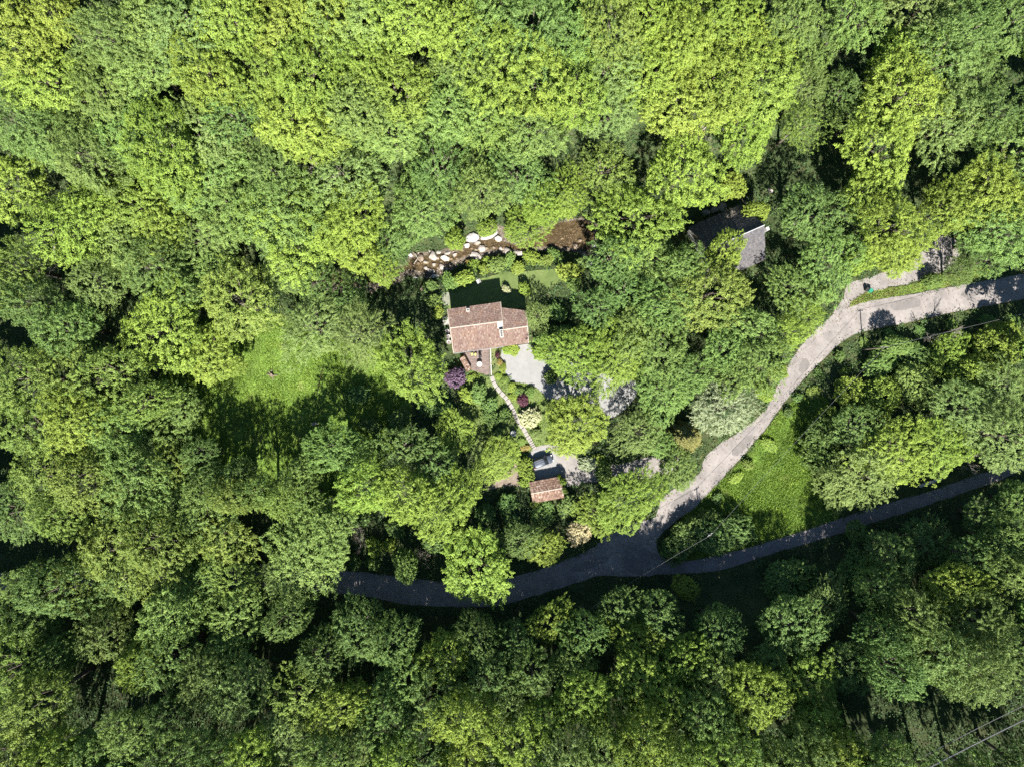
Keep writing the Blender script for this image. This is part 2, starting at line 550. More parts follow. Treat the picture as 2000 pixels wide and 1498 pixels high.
# ------------------------------------------------------------------ the setting: ground, stream, roads, yard
gx = np.arange(-190, 191, 1.0)
gy = np.arange(-160, 161, 1.0)
GX, GY = np.meshgrid(gx, gy)
GZ = T(GX.ravel(), GY.ravel())
V = np.stack([GX.ravel(), GY.ravel(), GZ], 1)
nxv = len(gx)
ii, jj = np.meshgrid(np.arange(len(gy) - 1), np.arange(nxv - 1), indexing='ij')
a0 = (ii * nxv + jj).ravel()
me = raw_mesh('ground', V, np.stack([a0, a0 + 1, a0 + nxv + 1, a0 + nxv], 1), M_FLOOR)
me.polygons.foreach_set('use_smooth', [True] * len(me.polygons))
tag(link(bpy.data.objects.new('ground', me)), kind='structure')

def W(pts, **k):
    return smooth([tuple(p) for p in at_many(pts)], **k)

PX = {}     # outlines in photo pixels
PX['road_upper'] = [(2120, 512), (2000, 535), (1900, 553), (1781, 575), (1700, 588), (1655, 602), (1632, 612), (1602, 638), (1569, 670), (1547, 700), (1525, 740),
                    (1499, 792), (1465, 828), (1405, 868), (1376, 895), (1366, 924), (1326, 949), (1291, 975), (1278, 1010), (1224, 1024), (1165, 1062),
                    (1150, 1100), (1180, 1122), (1280, 1122), (1290, 1090), (1283, 1055), (1321, 1016), (1362, 986), (1437, 904), (1490, 844), (1525, 795), (1564, 747),
                    (1624, 687), (1660, 658), (1700, 645), (1775, 630), (1871, 609), (2000, 585), (2120, 565)]
PX['road_main'] = [(1240, 1035), (1180, 1058), (1108, 1092), (1024, 1120), (940, 1136), (820, 1131), (676, 1114), (400, 1098), (0, 1118), (-150, 1140), (-150, 1190), (0, 1166), (400, 1148),
                   (680, 1160), (800, 1180), (948, 1185), (1000, 1176), (1120, 1140), (1168, 1124), (1250, 1122), (1275, 1080)]
PX['road_lower'] = [(1230, 1060), (1275, 1078), (1325, 1095), (1400, 1084), (1512, 1054), (1617, 1020), (1719, 986), (1812, 960), (1887, 934), (1944, 915), (2000, 889), (2130, 838),
                    (2130, 868), (2000, 917), (1944, 941), (1887, 960), (1775, 998), (1625, 1046), (1494, 1085), (1419, 1110), (1362, 1118), (1250, 1122), (1215, 1100)]
PX['track'] = [(1628, 616), (1645, 585), (1655, 560), (1672, 550), (1720, 534), (1775, 515), (1812, 482), (1840, 462), (1866, 472), (1872, 506), (1835, 535), (1781, 553), (1738, 562),
               (1690, 572), (1662, 590), (1655, 606)]
PX['yard'] = [(980, 684), (1010, 676), (1030, 672), (1046, 680), (1062, 692), (1100, 700), (1180, 730), (1240, 746), (1243, 768), (1225, 795), (1190, 818), (1175, 800), (1110, 790),
              (1075, 782), (1040, 752), (1000, 744), (986, 722), (978, 700)]
PX['parking'] = [(1042, 876), (1062, 869), (1085, 872), (1115, 885), (1140, 905), (1165, 918), (1200, 908), (1270, 892), (1318, 884), (1322, 905), (1300, 925), (1240, 935), (1175, 938),
                 (1130, 945), (1100, 948), (1088, 938), (1040, 944), (1034, 920), (1030, 900), (1036, 884)]
PX['dirt'] = [(940, 944), (985, 930), (1008, 905), (1020, 900), (1036, 925), (1030, 946), (985, 950), (950, 956)]
PX['meadow'] = [(380, 640), (480, 600), (640, 660), (770, 690), (800, 780), (790, 860), (720, 930), (600, 985), (430, 990), (330, 960), (300, 850), (310, 740)]
PX['triangle'] = [(1300, 1060), (1330, 1014), (1440, 908), (1530, 800), (1600, 770), (1640, 840), (1640, 1010), (1610, 1022), (1500, 1056), (1400, 1084), (1320, 1090)]
PX['island'] = [(1657, 598), (1668, 584), (1690, 573), (1740, 563), (1781, 555), (1850, 535), (1930, 522), (1935, 542), (1860, 557), (1781, 573), (1705, 588)]
PX['lawn'] = [(925, 548), (960, 540), (990, 530), (1030, 532), (1095, 525), (1105, 545), (1080, 560), (1050, 580), (1030, 600), (980, 604), (878, 606), (872, 575), (900, 560)]
PX['garden'] = [(905, 738), (925, 722), (955, 736), (978, 690), (985, 722), (1000, 746), (1040, 754), (1075, 785), (1080, 860), (1045, 878), (1020, 905), (985, 925), (930, 900), (900, 800)]
PX['stream'] = [(806, 496), (840, 494), (868, 488), (890, 486), (912, 470), (935, 452), (960, 432), (985, 444), (1010, 470), (1050, 448), (1090, 432), (1140, 425), (1165, 440),
                (1160, 500), (1120, 494), (1060, 490), (1010, 498), (960, 500), (925, 508), (880, 530), (840, 545), (800, 540), (770, 555), (700, 575), (600, 560), (600, 520), (700, 530), (780, 520)]

WP = {}
for i, (k, v) in enumerate(PX.items()):
    rough = {'road_upper': .06, 'road_main': .06, 'road_lower': .05, 'yard': .05}.get(k, .14)
    WP[k] = W(v, rough=rough, seed=i + 3)
drape('road', WP['road_upper'], M_ASPH, .050)
drape('road', WP['road_main'], M_ASPH, .056)
drape('road', WP['road_lower'], M_ASPH2, .062)
M_PATCH = surf('patched_asphalt', [(.3, (.125, .116, .112)), (.7, (.160, .148, .141))], .8, rough=.92, bump=.25, bscale=14, fine=(2.5, .12))
for i, pp_ in enumerate(([(1742, 592), (1790, 583), (1796, 598), (1748, 607)], [(1560, 715), (1572, 700), (1582, 712), (1566, 730)], [(1430, 880), (1462, 850), (1470, 858), (1440, 890)],
                         [(1310, 985), (1345, 958), (1352, 966), (1318, 995)], [(1120, 1105), (1180, 1085), (1186, 1096), (1124, 1118)], [(1880, 570), (1930, 560), (1934, 572), (1884, 582)])):
    drape('road_patch', W(pp_, rough=.06, step=.5, seed=120 + i), M_PATCH, .066)
drape('track', WP['track'], M_GRAVEL2, .044)
drape('gravel_yard', WP['yard'], M_GRAVEL, .040)
drape('gravel_drive', WP['parking'], M_GRAVEL2, .040)
PARK = W([(1036, 884), (1050, 876), (1070, 874), (1084, 884), (1088, 905), (1090, 932), (1064, 938), (1042, 942), (1034, 920), (1031, 900)], rough=.08, seed=91)
drape('gravel_parking', PARK, M_GRAVEL, .048)
drape('dirt_path', WP['dirt'], M_DIRT, .040)
drape('meadow', WP['meadow'], M_MEADOW, .030)
drape('grass_verge', WP['triangle'], M_MEADOW, .034)
drape('grass_island', WP['island'], M_MEADOW, .040)
drape('lawn', WP['lawn'], M_LAWN, .036)
drape('garden_bed', WP['garden'], M_LAWN, .028)
drape('stream_bed', WP['stream'], M_BED, .05)
drape('paving', W([(862, 572), (876, 571), (878, 597), (862, 597)], rough=.03), M_PAVE, .055)
drape('paving', W([(864, 620), (878, 618), (880, 634), (866, 636)], rough=.03), M_CONC, .055)
# water level follows the bed, a little above its middle
wpoly = W([(812, 505), (850, 500), (890, 496), (930, 476), (958, 470), (985, 474), (1012, 480), (1048, 462), (1090, 440), (1138, 432), (1158, 445), (1152, 488), (1110, 486), (1060, 482), (1012, 490),
           (965, 488), (925, 496), (880, 515), (835, 535), (805, 528), (770, 540), (700, 558), (620, 548), (620, 532), (700, 540), (775, 528)], rough=.1, seed=77)
drape('water', wpoly, M_WATER, 0, zfun=lambda X, Y: np.full(X.shape, -2.28))
print('setting done')

# ------------------------------------------------------------------ buildings
def tile_field(A, B, C, D, cw, rh, lift=.05, half=.075, seed=0):
    """rows of overlapping half-round tiles on the quad A-B (top) to D-C (bottom)"""
    r = np.random.default_rng(seed)
    A, B, C, D = (Vector(p) for p in (A, B, C, D))
    nrm = (B - A).cross(D - A).normalized()
    if nrm.z < 0:
        nrm = -nrm
    nc = max(2, round(((B - A).length + (C - D).length) / 2 / cw))
    nr = max(2, round(((D - A).length + (C - B).length) / 2 / rh))
    V, F = [], []
    seg = 4
    for i in range(nc):
        for j in range(nr):
            u0, u1 = (i + .03) / nc, (i + .97) / nc
            v0, v1 = max(0, (j - .15) / nr), (j + 1) / nr
            v0 += r.normal(0, .02 / nr); v1 += r.normal(0, .05 / nr)
            du = r.normal(0, .05 / nc)
            k = len(V)
            for v, hh in ((v0, lift), (min(v1, 1.02), lift + .045 + r.normal(0, .008))):
                for s in range(seg + 1):
                    u = u0 + (u1 - u0) * s / seg + du
                    p = (A * (1 - u) + B * u) * (1 - v) + (D * (1 - u) + C * u) * v
                    p = p + nrm * (hh + half * math.sin(math.pi * s / seg))
                    V.append(p[:])
            for s in range(seg):
                F.append((k + s, k + s + 1, k + seg + 2 + s, k + seg + 1 + s))
    return V, F

def roof_plane(parent, A, B, C, D, mat, cw=.21, rh=.36, seed=0, name='roof', flat=False):
    A, B, C, D = (Vector(p) for p in (A, B, C, D))
    n = (B - A).cross(D - A).normalized()
    if n.z < 0: n = -n
    bm = bmesh.new()
    top = [bm.verts.new(p) for p in (A, B, C, D)]
    bot = [bm.verts.new(p - n * .16) for p in (A, B, C, D)]
    bm.faces.new(top); bm.faces.new(bot[::-1])
    for i in range(4):
        bm.faces.new((top[i], top[(i + 1) % 4], bot[(i + 1) % 4], bot[i]))
    bmesh.ops.recalc_face_normals(bm, faces=bm.faces[:])
    o = obj(name, bm, M_TIMBER, parent)
    V, F = tile_field(A, B, C, D, cw, rh, seed=seed, half=.012 if flat else .075, lift=.02 if flat else .05)
    t = link(bpy.data.objects.new('tiles', raw_mesh('tiles', V, F, mat)), o)
    t['kind'] = 'stuff'
    return o

def ridge_row(parent, A, B, r=.15, mat=M_MORTAR, step=.42):
    A, B = Vector(A), Vector(B)
    bm = bmesh.new()
    n = max(2, int((B - A).length / step))
    for i in range(n):
        p, q = A.lerp(B, i / n), A.lerp(B, (i + 1.08) / n)
        add_tube(bm, [p + Vector((0, 0, .02)), q + Vector((0, 0, .045))], [r * .92, r * 1.05], 8)
    o = obj('ridge_tiles', bm, mat, parent)
    o['kind'] = 'stuff'
    return o

def verge(parent, A, B, mat=M_MORTAR, r=.10):
    bm = bmesh.new()
    add_tube(bm, [Vector(A) + Vector((0, 0, .10)), Vector(B) + Vector((0, 0, .10))], r, 6)
    return obj('verge_board', bm, mat, parent)

def prism_wall(parent, foot, zs, top, mat, name='wall'):
    """walls from footprint corners up to given top heights"""
    bm = bmesh.new()
    b = [bm.verts.new((x, y, zs)) for x, y in foot]
    t = [bm.verts.new((x, y, z)) for (x, y), z in zip(foot, top)]
    n = len(foot)
    for i in range(n):
        bm.faces.new((b[i], b[(i + 1) % n], t[(i + 1) % n], t[i]))
    bm.faces.new(t); bm.faces.new(b[::-1])
    bmesh.ops.recalc_face_normals(bm, faces=bm.faces[:])
    return obj(name, bm, mat, parent)

def opening(parent, a, b, u, z, w, h, name, outward, fill=M_GLASS):
    """a window or door standing on the wall line a-b at fraction u"""
    a, b = Vector(a), Vector(b)
    d = (b - a).normalized()
    c = a.lerp(b, u)
    rz = math.atan2(d.y, d.x)
    o = Vector(outward).normalized()
    p = Vector((c.x, c.y, z + h / 2)) + Vector((o.x, o.y, 0)) * .03
    pane = box(name, p, (w, .05, h), fill, parent, rz)
    bm = bmesh.new()
    R = Matrix.Rotation(rz, 3, 'Z')
    for off, s in (((-w / 2, 0, 0), (.09, .13, h + .09)), ((w / 2, 0, 0), (.09, .13, h + .09)), ((0, 0, h / 2), (w - .1, .12, .09)), ((0, 0, -h / 2), (w - .1, .12, .09)), ((0, 0, 0), (.05, .1, h - .1))):
        add_box(bm, p + R @ Vector(off), s, R)
    obj('frame', bm, M_TIMBER, pane)
    return pane

# --- the tiled house
house = thing('tiled_house', at(945, 645), 0, 'house with pinkish terracotta tiled roofs and a lower wing beside the white gravel yard', 'house')
hz = house.location.z
hl = Vector(house.location)
def HL(px, py, z):
    return P3(px, py, z) - hl
ZR, ZE_N, ZE_S = 5.95, 4.95, 4.40
rW, rE = HL(879, 641, ZR), HL(981.5, 627.5, ZR)
nW, nE = HL(874, 605, ZE_N), HL(977.7, 590.5, ZE_N)
sW, sM = HL(886, 689.5, ZE_S), HL(983.5, 676.5, ZE_S)
roof_plane(house, rW, rE, nE, nW, M_TILE, seed=1)
roof_plane(house, rW, rE, sM, sW, M_TILE, seed=2)
k = .34
aW = (rE.lerp(sM, k)); aW = aW + (rE - rW).normalized() * .02
aE = HL(1030.5, 637.5, aW.z + hz)
anW, anE = HL(979.5, 601.5, aW.z + hz - .95), HL(1027, 607.5, aW.z + hz - .9)
sE = HL(1032.5, 670, ZE_S)
roof_plane(house, aW, aE, anE, anW, M_TILE, seed=3)
roof_plane(house, aW, aE, sE, sM + (rE - rW).normalized() * .02, M_TILE, seed=4)
ridge_row(house, rW, rE)
ridge_row(house, aW, aE)
for a, b in ((rW, nW), (rW, sW), (rE, nE), (rE, aW), (aE, anE), (aE, sE)):
    verge(house, a, b)
ins = .45
def inset(p, c, s=.93):
    return ((p.x - c.x) * s + c.x, (p.y - c.y) * s + c.y)
cm = (rW + rE + nW + nE + sW + sM) / 6
foot = [inset(p, cm) for p in (nW, nE, rE, sM, sW, rW)]
prism_wall(house, foot, -1.6, [nE.z - .3, nE.z - .3, rE.z - .35, sM.z - .3, sW.z - .3, rW.z - .35], M_STONEWALL)
ca = (aW + aE + anW + anE + sM + sE) / 6
foot2 = [inset(p, ca, .9) for p in (anW, anE, aE, sE, sM, aW)]
prism_wall(house, foot2, -1.2, [anW.z - .3, anE.z - .3, aE.z - .35, sE.z - .3, sM.z - .3, aW.z - .35], M_STONEWALL)
so = Vector((.12, -1, 0))
s_a, s_b = foot[4], foot[3]
for u in (.18, .82):
    opening(house, (*s_a, 0), (*s_b, 0), u, 1.0 - hz + .3, 1.1, 1.25, 'window', so)
opening(house, (*s_a, 0), (*s_b, 0), .5, .1, 1.2, 2.1, 'door', so, M_TIMBER)
opening(house, (*foot2[4], 0), (*foot2[3], 0), .6, 1.2, 1.1, 1.25, 'window', so)
opening(house, (*foot[5], 0), (*foot[4], 0), .5, 1.0, 1.0, 1.2, 'window', Vector((-1, -.1, 0)))
rz_h = math.atan2((rE - rW).y, (rE - rW).x)
# chimneys: a long white stack by the wing, a small one near the far eave, a pale flashing sheet by the ridge
def chimney(px, py, z0, h, lx, ly, holes):
    c = HL(px, py, z0 + h)
    ch = box('chimney', (c.x, c.y, z0 + h / 2 - hz), (lx, ly, h + .6), M_WHITE, house, rz_h, .02)
    cap = box('chimney_cap', (c.x, c.y, z0 + h - hz + .36), (lx + .14, ly + .14, .1), M_CONC, ch, rz_h)
    for i in range(holes):
        R = Matrix.Rotation(rz_h, 3, 'Z')
        q = R @ Vector((0, (i - (holes - 1) / 2) * .42, 0))
        box('flue', (c.x + q.x, c.y + q.y, z0 + h - hz + .45), (.3, .2, .1), M_DARK, ch, rz_h)
chimney(979.5, 652, 5.3, .75, .62, 1.45, 3)
chimney(914, 606.5, 5.0, .7, .55, .55, 1)
fl = HL(977.5, 634, 6.0)
d1 = (rE - rW).normalized(); d2 = (sM - rE).normalized(); nn = d1.cross(d2).normalized(); nn = nn if nn.z > 0 else -nn
bm = bmesh.new()
c0 = rE - d1 * .55 + d2 * .75 + nn * .20
add_box(bm, c0, (.95, 1.25, .04), Matrix((d1, d2, nn)).transposed())
obj('flashing_sheet', bm, M_WHITE, house)
bm = bmesh.new()
add_tube(bm, [sW + Vector((0, -.1, -.05)), sM + Vector((0, -.1, -.05))], .07, 6)
obj('gutter', bm, M_GREY, house)

# --- tiled shed by the parked car
shed = thing('tiled_shed', at(1066, 956), 0, 'small shed with an old tiled roof and creeper on one end, behind the parked car', 'shed')
sz = shed.location.z; sl = Vector(shed.location)
def SL(px, py, h): return P3(px, py, sz + h) - sl
q_nW, q_nE = SL(1033, 942, 1.8), SL(1094, 930.5, 1.8)
q_rW, q_rE = SL(1037, 963.5, 2.5), SL(1099, 952.5, 2.5)
q_sW, q_sE = SL(1041, 982, 1.9), SL(1101.5, 971, 1.9)
roof_plane(shed, q_rW, q_rE, q_nE, q_nW, M_TILE2, cw=.27, rh=.45, seed=11)
roof_plane(shed, q_rW, q_rE, q_sE, q_sW, M_TILE2, cw=.27, rh=.45, seed=12)
ridge_row(shed, q_rW, q_rE, .14)
cs = (q_nW + q_nE + q_sW + q_sE) / 4
ft = [inset(p, cs, .92) for p in (q_nW, q_nE, q_rE, q_sE, q_sW, q_rW)]
prism_wall(shed, ft, -.8, [1.45, 1.45, 2.05, 1.5, 1.5, 2.05], M_STONEWALL)
opening(shed, (*ft[0], 0), (*ft[1], 0), .35, -.3, 2.0, 1.65, 'door', Vector((-.1, 1, 0)), M_TIMBER)
opening(shed, (*ft[4], 0), (*ft[3], 0), .5, .6, .8, .6, 'window', Vector((.1, -1, 0)))

# --- slate house among the trees
sh = thing('slate_house', at(1440, 480), 0, 'steep grey slate roofed house half hidden by trees above the stream', 'house')
zz = sh.location.z; shl = Vector(sh.location)
ze, zr = zz + 2.2, zz + 8.5
R1, R2 = P3(1384.5, 487.8, zr), P3(1493, 440.2, zr)
dr = (R2 - R1).normalized(); pp = Vector((dr.y, -dr.x, 0)); wd = 6.1
def dn(p, s): return Vector((p.x + pp.x * s * wd, p.y + pp.y * s * wd, ze)) - shl
R1l, R2l = R1 - shl, R2 - shl
roof_plane(sh, R1l, R2l, dn(R2, 1), dn(R1, 1), M_SLATE, cw=.3, rh=.3, seed=21, flat=True)
roof_plane(sh, R1l, R2l, dn(R2, -1), dn(R1, -1), M_SLATE, cw=.3, rh=.3, seed=22, flat=True)
ridge_row(sh, R1l, R2l, .10, M_GREY)
csl = (R1l + R2l) / 2
ftl = [inset(p, csl, .94) for p in (dn(R1, -1), dn(R2, -1), R2l, dn(R2, 1), dn(R1, 1), R1l)]
prism_wall(sh, ftl, -2.5, [ze - zz - .35] * 2 + [zr - zz - .6] + [ze - zz - .35] * 2 + [zr - zz - .6], M_WHITE)
opening(sh, (*ftl[4], 0), (*ftl[3], 0), .3, .0, 1.0, 1.5, 'door', (pp.x, pp.y, 0), M_TIMBER)
opening(sh, (*ftl[4], 0), (*ftl[3], 0), .7, .4, 1.1, 1.0, 'window', (pp.x, pp.y, 0))
cc = R2l + dr * .25 + Vector((pp.x, pp.y, 0)) * .9
box('chimney', (cc.x, cc.y, cc.z - 1.1), (.6, .7, 2.6), M_WHITE, sh, math.atan2(dr.y, dr.x), .02)
vp = dn(R2, 1) * .42 + dn(R1, 1) * .58
bm = bmesh.new(); add_lathe(bm, [(.12, -1.6), (.12, .7), (.24, .72), (.2, .85), (.05, .9)], 10, (vp.x + .2, vp.y - .25, vp.z + .2))
obj('vent_pipe', bm, M_GREY, sh)

# ------------------------------------------------------------------ terrace, furniture, garden path
deckp = [P3(*p, .75) for p in ((905, 690), (956, 680), (958, 733), (949, 732), (939, 728.5), (922, 723), (913, 716))]
dz = .42
deck = thing('wooden_deck', at(935, 706), 0, 'pinkish brown boarded deck beside the tiled house', 'deck')
dl = Vector(deck.location)
# boards run parallel to the house wall
ddir = Vector((.99, .13, 0)).normalized(); dper = Vector((-ddir.y, ddir.x, 0))
V, F = [], []
pl = [(p - dl) for p in deckp]
us = [p.dot(ddir) for p in pl]; vs_ = [p.dot(dper) for p in pl]
poly2 = list(zip(us, vs_))
v = min(vs_)
while v < max(vs_):
    xs = []
    vm = v + .075
    for i in range(len(poly2)):
        (u1, w1), (u2, w2) = poly2[i], poly2[(i + 1) % len(poly2)]
        if (w1 > vm) != (w2 > vm):
            xs.append(u1 + (vm - w1) * (u2 - u1) / (w2 - w1))
    if len(xs) >= 2:
        x0, x1 = min(xs), max(xs)
        cut = [x0] + sorted(random.uniform(x0 + .3, x1 - .3) for _ in range(2)) + [x1] if x1 - x0 > 2 else [x0, x1]
        for c0_, c1_ in zip(cut[:-1], cut[1:]):
            kk = len(V); zt = dz + random.uniform(-.006, .006)
            for (uu, ww, zq) in ((c0_, v, zt), (c1_ - .01, v, zt), (c1_ - .01, v + .135, zt), (c0_, v + .135, zt), (c0_, v, zt - .04), (c1_ - .01, v, zt - .04), (c1_ - .01, v + .135, zt - .04), (c0_, v + .135, zt - .04)):
                q = ddir * uu + dper * ww
                V.append((q.x, q.y, zq))
            F += [(kk, kk + 1, kk + 2, kk + 3), (kk, kk + 4, kk + 5, kk + 1), (kk + 2, kk + 6, kk + 7, kk + 3), (kk + 1, kk + 5, kk + 6, kk + 2), (kk + 3, kk + 7, kk + 4, kk)]
    v += .15
o = link(bpy.data.objects.new('boards', raw_mesh('boards', V, F, M_DECK)), deck)
o['kind'] = 'stuff'
prism_wall(deck, [((p.x), (p.y)) for p in [q * .985 for q in pl]], -.8, [dz - .06] * len(pl), M_TIMBER, 'skirt')
e0, e1 = P3(956.6, 680.5, .75) - dl, P3(958.6, 733, .75) - dl
bm = bmesh.new(); mid = (e0 + e1) / 2; ed = e1 - e0
add_box(bm, Vector((mid.x + .12, mid.y, dz - .35)), (.2, ed.length, .9), Matrix.Rotation(math.atan2(ed.y, ed.x) + math.pi / 2, 3, 'Z'))
obj('edge_wall', bm, M_WHITE, deck)
drape('turf_strip', [tuple(P3(*p, .1)[:2]) for p in ((958.8, 679), (971.5, 677), (973, 700), (972, 731), (960, 733))], M_TURF, .06)

def round_table(p, r, label, top):
    t = thing('round_table', p, 0, label, 'table')
    bm = bmesh.new(); add_lathe(bm, [(r - .03, .70), (r, .715), (r, .735), (r - .02, .75)], 28); obj('tabletop', bm, top, t)
    bm = bmesh.new(); add_lathe(bm, [(.05, .06), (.04, .70)], 8); obj('pedestal', bm, M_WHITE, t)
    bm = bmesh.new(); add_lathe(bm, [(.3, 0), (.28, .05), (.06, .08)], 14); obj('base', bm, M_WHITE, t)
    return t
p = P3(936.5, 711.5, 1.2); rt = round_table((p.x, p.y, dl.z + dz + .008), .55, 'round white table standing on the wooden deck', M_WHITE)
bm = bmesh.new(); add_lathe(bm, [(.03, .72), (.03, 1.55), (.09, 1.6), (.12, 1.2)][:2] + [(.10, 1.15 + .42), (.02, 2.15)], 10); obj('folded_parasol', bm, M_POT, rt)
p = at(1002.5, 846, .7); round_table(p, .62, 'round white garden table among shrubs beside the stepped path', M_WHITE)

def chair(p, rz, label, seatm):
    t = thing('garden_chair', p, rz, label, 'chair')
    box('seat', (0, 0, .44), (.5, .5, .07), seatm, t, 0, .02)
    box('backrest', (0, .25, .74), (.48, .05, .56), seatm, t, 0, .015)
    for sx in (-1, 1):
        for sy in (-1, 1):
            bm = bmesh.new(); add_tube(bm, [(sx * .22, sy * .22, 0), (sx * .2, sy * .2, .41)], .02, 6); obj('leg', bm, M_DARK, t)
        bm = bmesh.new(); add_tube(bm, [(sx * .25, -.2, .43), (sx * .26, -.2, .64), (sx * .26, .25, .66)], .018, 6); obj('armrest', bm, M_DARK, t)
zd = dl.z + dz + .008
p = P3(922, 692.5, 1.2); chair((p.x, p.y, zd), .2, 'olive cushioned chair on the deck close under the eaves', M_CHAIRG)
p = P3(928.5, 693, 1.2); chair((p.x, p.y, zd), -.5, 'olive cushioned chair on the deck next to the black chair', M_CHAIRG)
p = P3(937.5, 688, 1.2); chair((p.x, p.y, zd), 2.6, 'black garden chair on the deck closest to the house wall', M_DARK)
p = P3(938, 697, 1.2); chair((p.x, p.y, zd), 0.5, 'black garden chair on the deck next to the round table', M_DARK)

# low tile-topped store at the deck's edge
st = thing('tiled_store', at(909, 711, 1.2), 0, 'low store with a narrow red tiled top at the deck edge', 'store')
stl = Vector(st.location)
c4 = [P3(*p, stl.z + 1.35) - stl for p in ((897.5, 700), (906.5, 695), (920.5, 720), (912, 726.5))]
roof_plane(st, c4[1], c4[2], c4[3] - Vector((0, 0, .12)), c4[0] - Vector((0, 0, .12)), M_TILE2, cw=.22, rh=.4, seed=31)
cx_ = sum(c4, Vector()) / 4
prism_wall(st, [inset(q, cx_, .9) for q in c4], -.7, [1.08] * 4, M_STONEWALL)

# planters by the house gable
for i, (px, py, lab) in enumerate(((873.5, 647.5, 'pale planter against the gable wall nearest the concrete slab'), (875.5, 657.5, 'pale planter against the gable wall, middle one of three'), (876.5, 668.5, 'pale planter against the gable wall nearest the deck'))):
    q = P3(px, py, hz + .7)
    t = thing('planter', (q.x, q.y, t1(q.x, q.y)), random.random(), lab, 'planter', 'planters along the house gable')
    bm = bmesh.new(); add_lathe(bm, [(.30, 0), (.42, .5), (.46, .62), (.46, .70), (.38, .70), (.36, .58)], 14); obj('pot', bm, M_POT, t)
    bm = bmesh.new(); add_lathe(bm, [(.05, .5), (.355, .52), (.2, .6), (.02, .64)], 12); obj('soil', bm, M_DIRT, t)

# bird table on the lawn, its tip in the sun beyond the house shadow
q = at(935, 550, 2.6)
bt = thing('bird_table', q, .5, 'white roofed bird table on a tall post on the lawn behind the house', 'bird table')
bm = bmesh.new(); add_tube(bm, [(0, 0, 0), (0, 0, 2.3)], .05, 8); obj('post', bm, M_TIMBER, bt)
box('tray', (0, 0, 2.33), (.6, .6, .06), M_TIMBER, bt)
bm = bmesh.new()
for s in (-1, 1):
    add_box(bm, Vector((s * .2, 0, 2.86)), (.52, .8, .03), Matrix.Rotation(s * .7, 3, 'Y'))
obj('little_roof', bm, M_WHITE, bt)
for s in (-1, 1):
    for t_ in (-1, 1):
        bm = bmesh.new(); add_tube(bm, [(s * .22, t_ * .25, 2.36), (s * .22, t_ * .25, 2.78)], .02, 6); obj('upright', bm, M_TIMBER, bt)

# stepped stone path from the deck down to the parked car
cropp = [(180, 125), (200, 205), (250, 305), (325, 405), (395, 470), (455, 545), (510, 640), (550, 720), (590, 805), (630, 900), (690, 985), (745, 1065), (785, 1140), (820, 1200), (850, 1250), (872, 1292), (895, 1335), (925, 1378)]
line = smooth([tuple(x) for x in at_many([(940 + a / 8.814, 720 + b / 8.814) for a, b in cropp])], closed=False, step=.1)
path = thing('garden_path', (line[0][0], line[0][1], t1(*line[0])))
path['kind'] = 'structure'
pl0 = Vector(path.location)
acc, seg0 = 0, line[0]
lens = [1.15, 1.3, 1.2, 1.05, .85, .95, 1.1, .95, 1.0, 1.15, 1.05, 1.0, .85, .6, .5, .45, .42, .42, .4]
si = 0; start = 0
cum = [0]
for a, b in zip(line[:-1], line[1:]): cum.append(cum[-1] + math.dist(a, b))
pos = 0.0
def online(s):
    i = min(max(np.searchsorted(cum, s) - 1, 0), len(line) - 2)
    t = (s - cum[i]) / max(cum[i + 1] - cum[i], 1e-6)
    return Vector((line[i][0] + (line[i + 1][0] - line[i][0]) * t, line[i][1] + (line[i + 1][1] - line[i][1]) * t, 0))
tot = cum[-1]; sc_l = tot / sum(lens)
for i, L_ in enumerate(lens):
    L_ *= sc_l
    a, b = online(pos), online(min(pos + L_, tot))
    m_ = (a + b) / 2; d_ = b - a
    w_ = .86 + random.uniform(-.06, .06)
    bm = bmesh.new()
    add_box(bm, Vector((0, 0, 0)), (d_.length - .10, w_, .16))
    for vv in bm.verts: vv.co += Vector((random.uniform(-.03, .03), random.uniform(-.05, .05), random.uniform(-.004, .004)))
    bmesh.ops.bevel(bm, geom=bm.edges[:], offset=.02, segments=1, affect='EDGES')
    s_ = obj('step', bm, M_STEP, path)
    s_.location = (m_.x - pl0.x, m_.y - pl0.y, t1(m_.x, m_.y) + .08 + .05 * (i % 2) - pl0.z)
    s_.rotation_euler = (0, 0, math.atan2(d_.y, d_.x))
    pos += L_

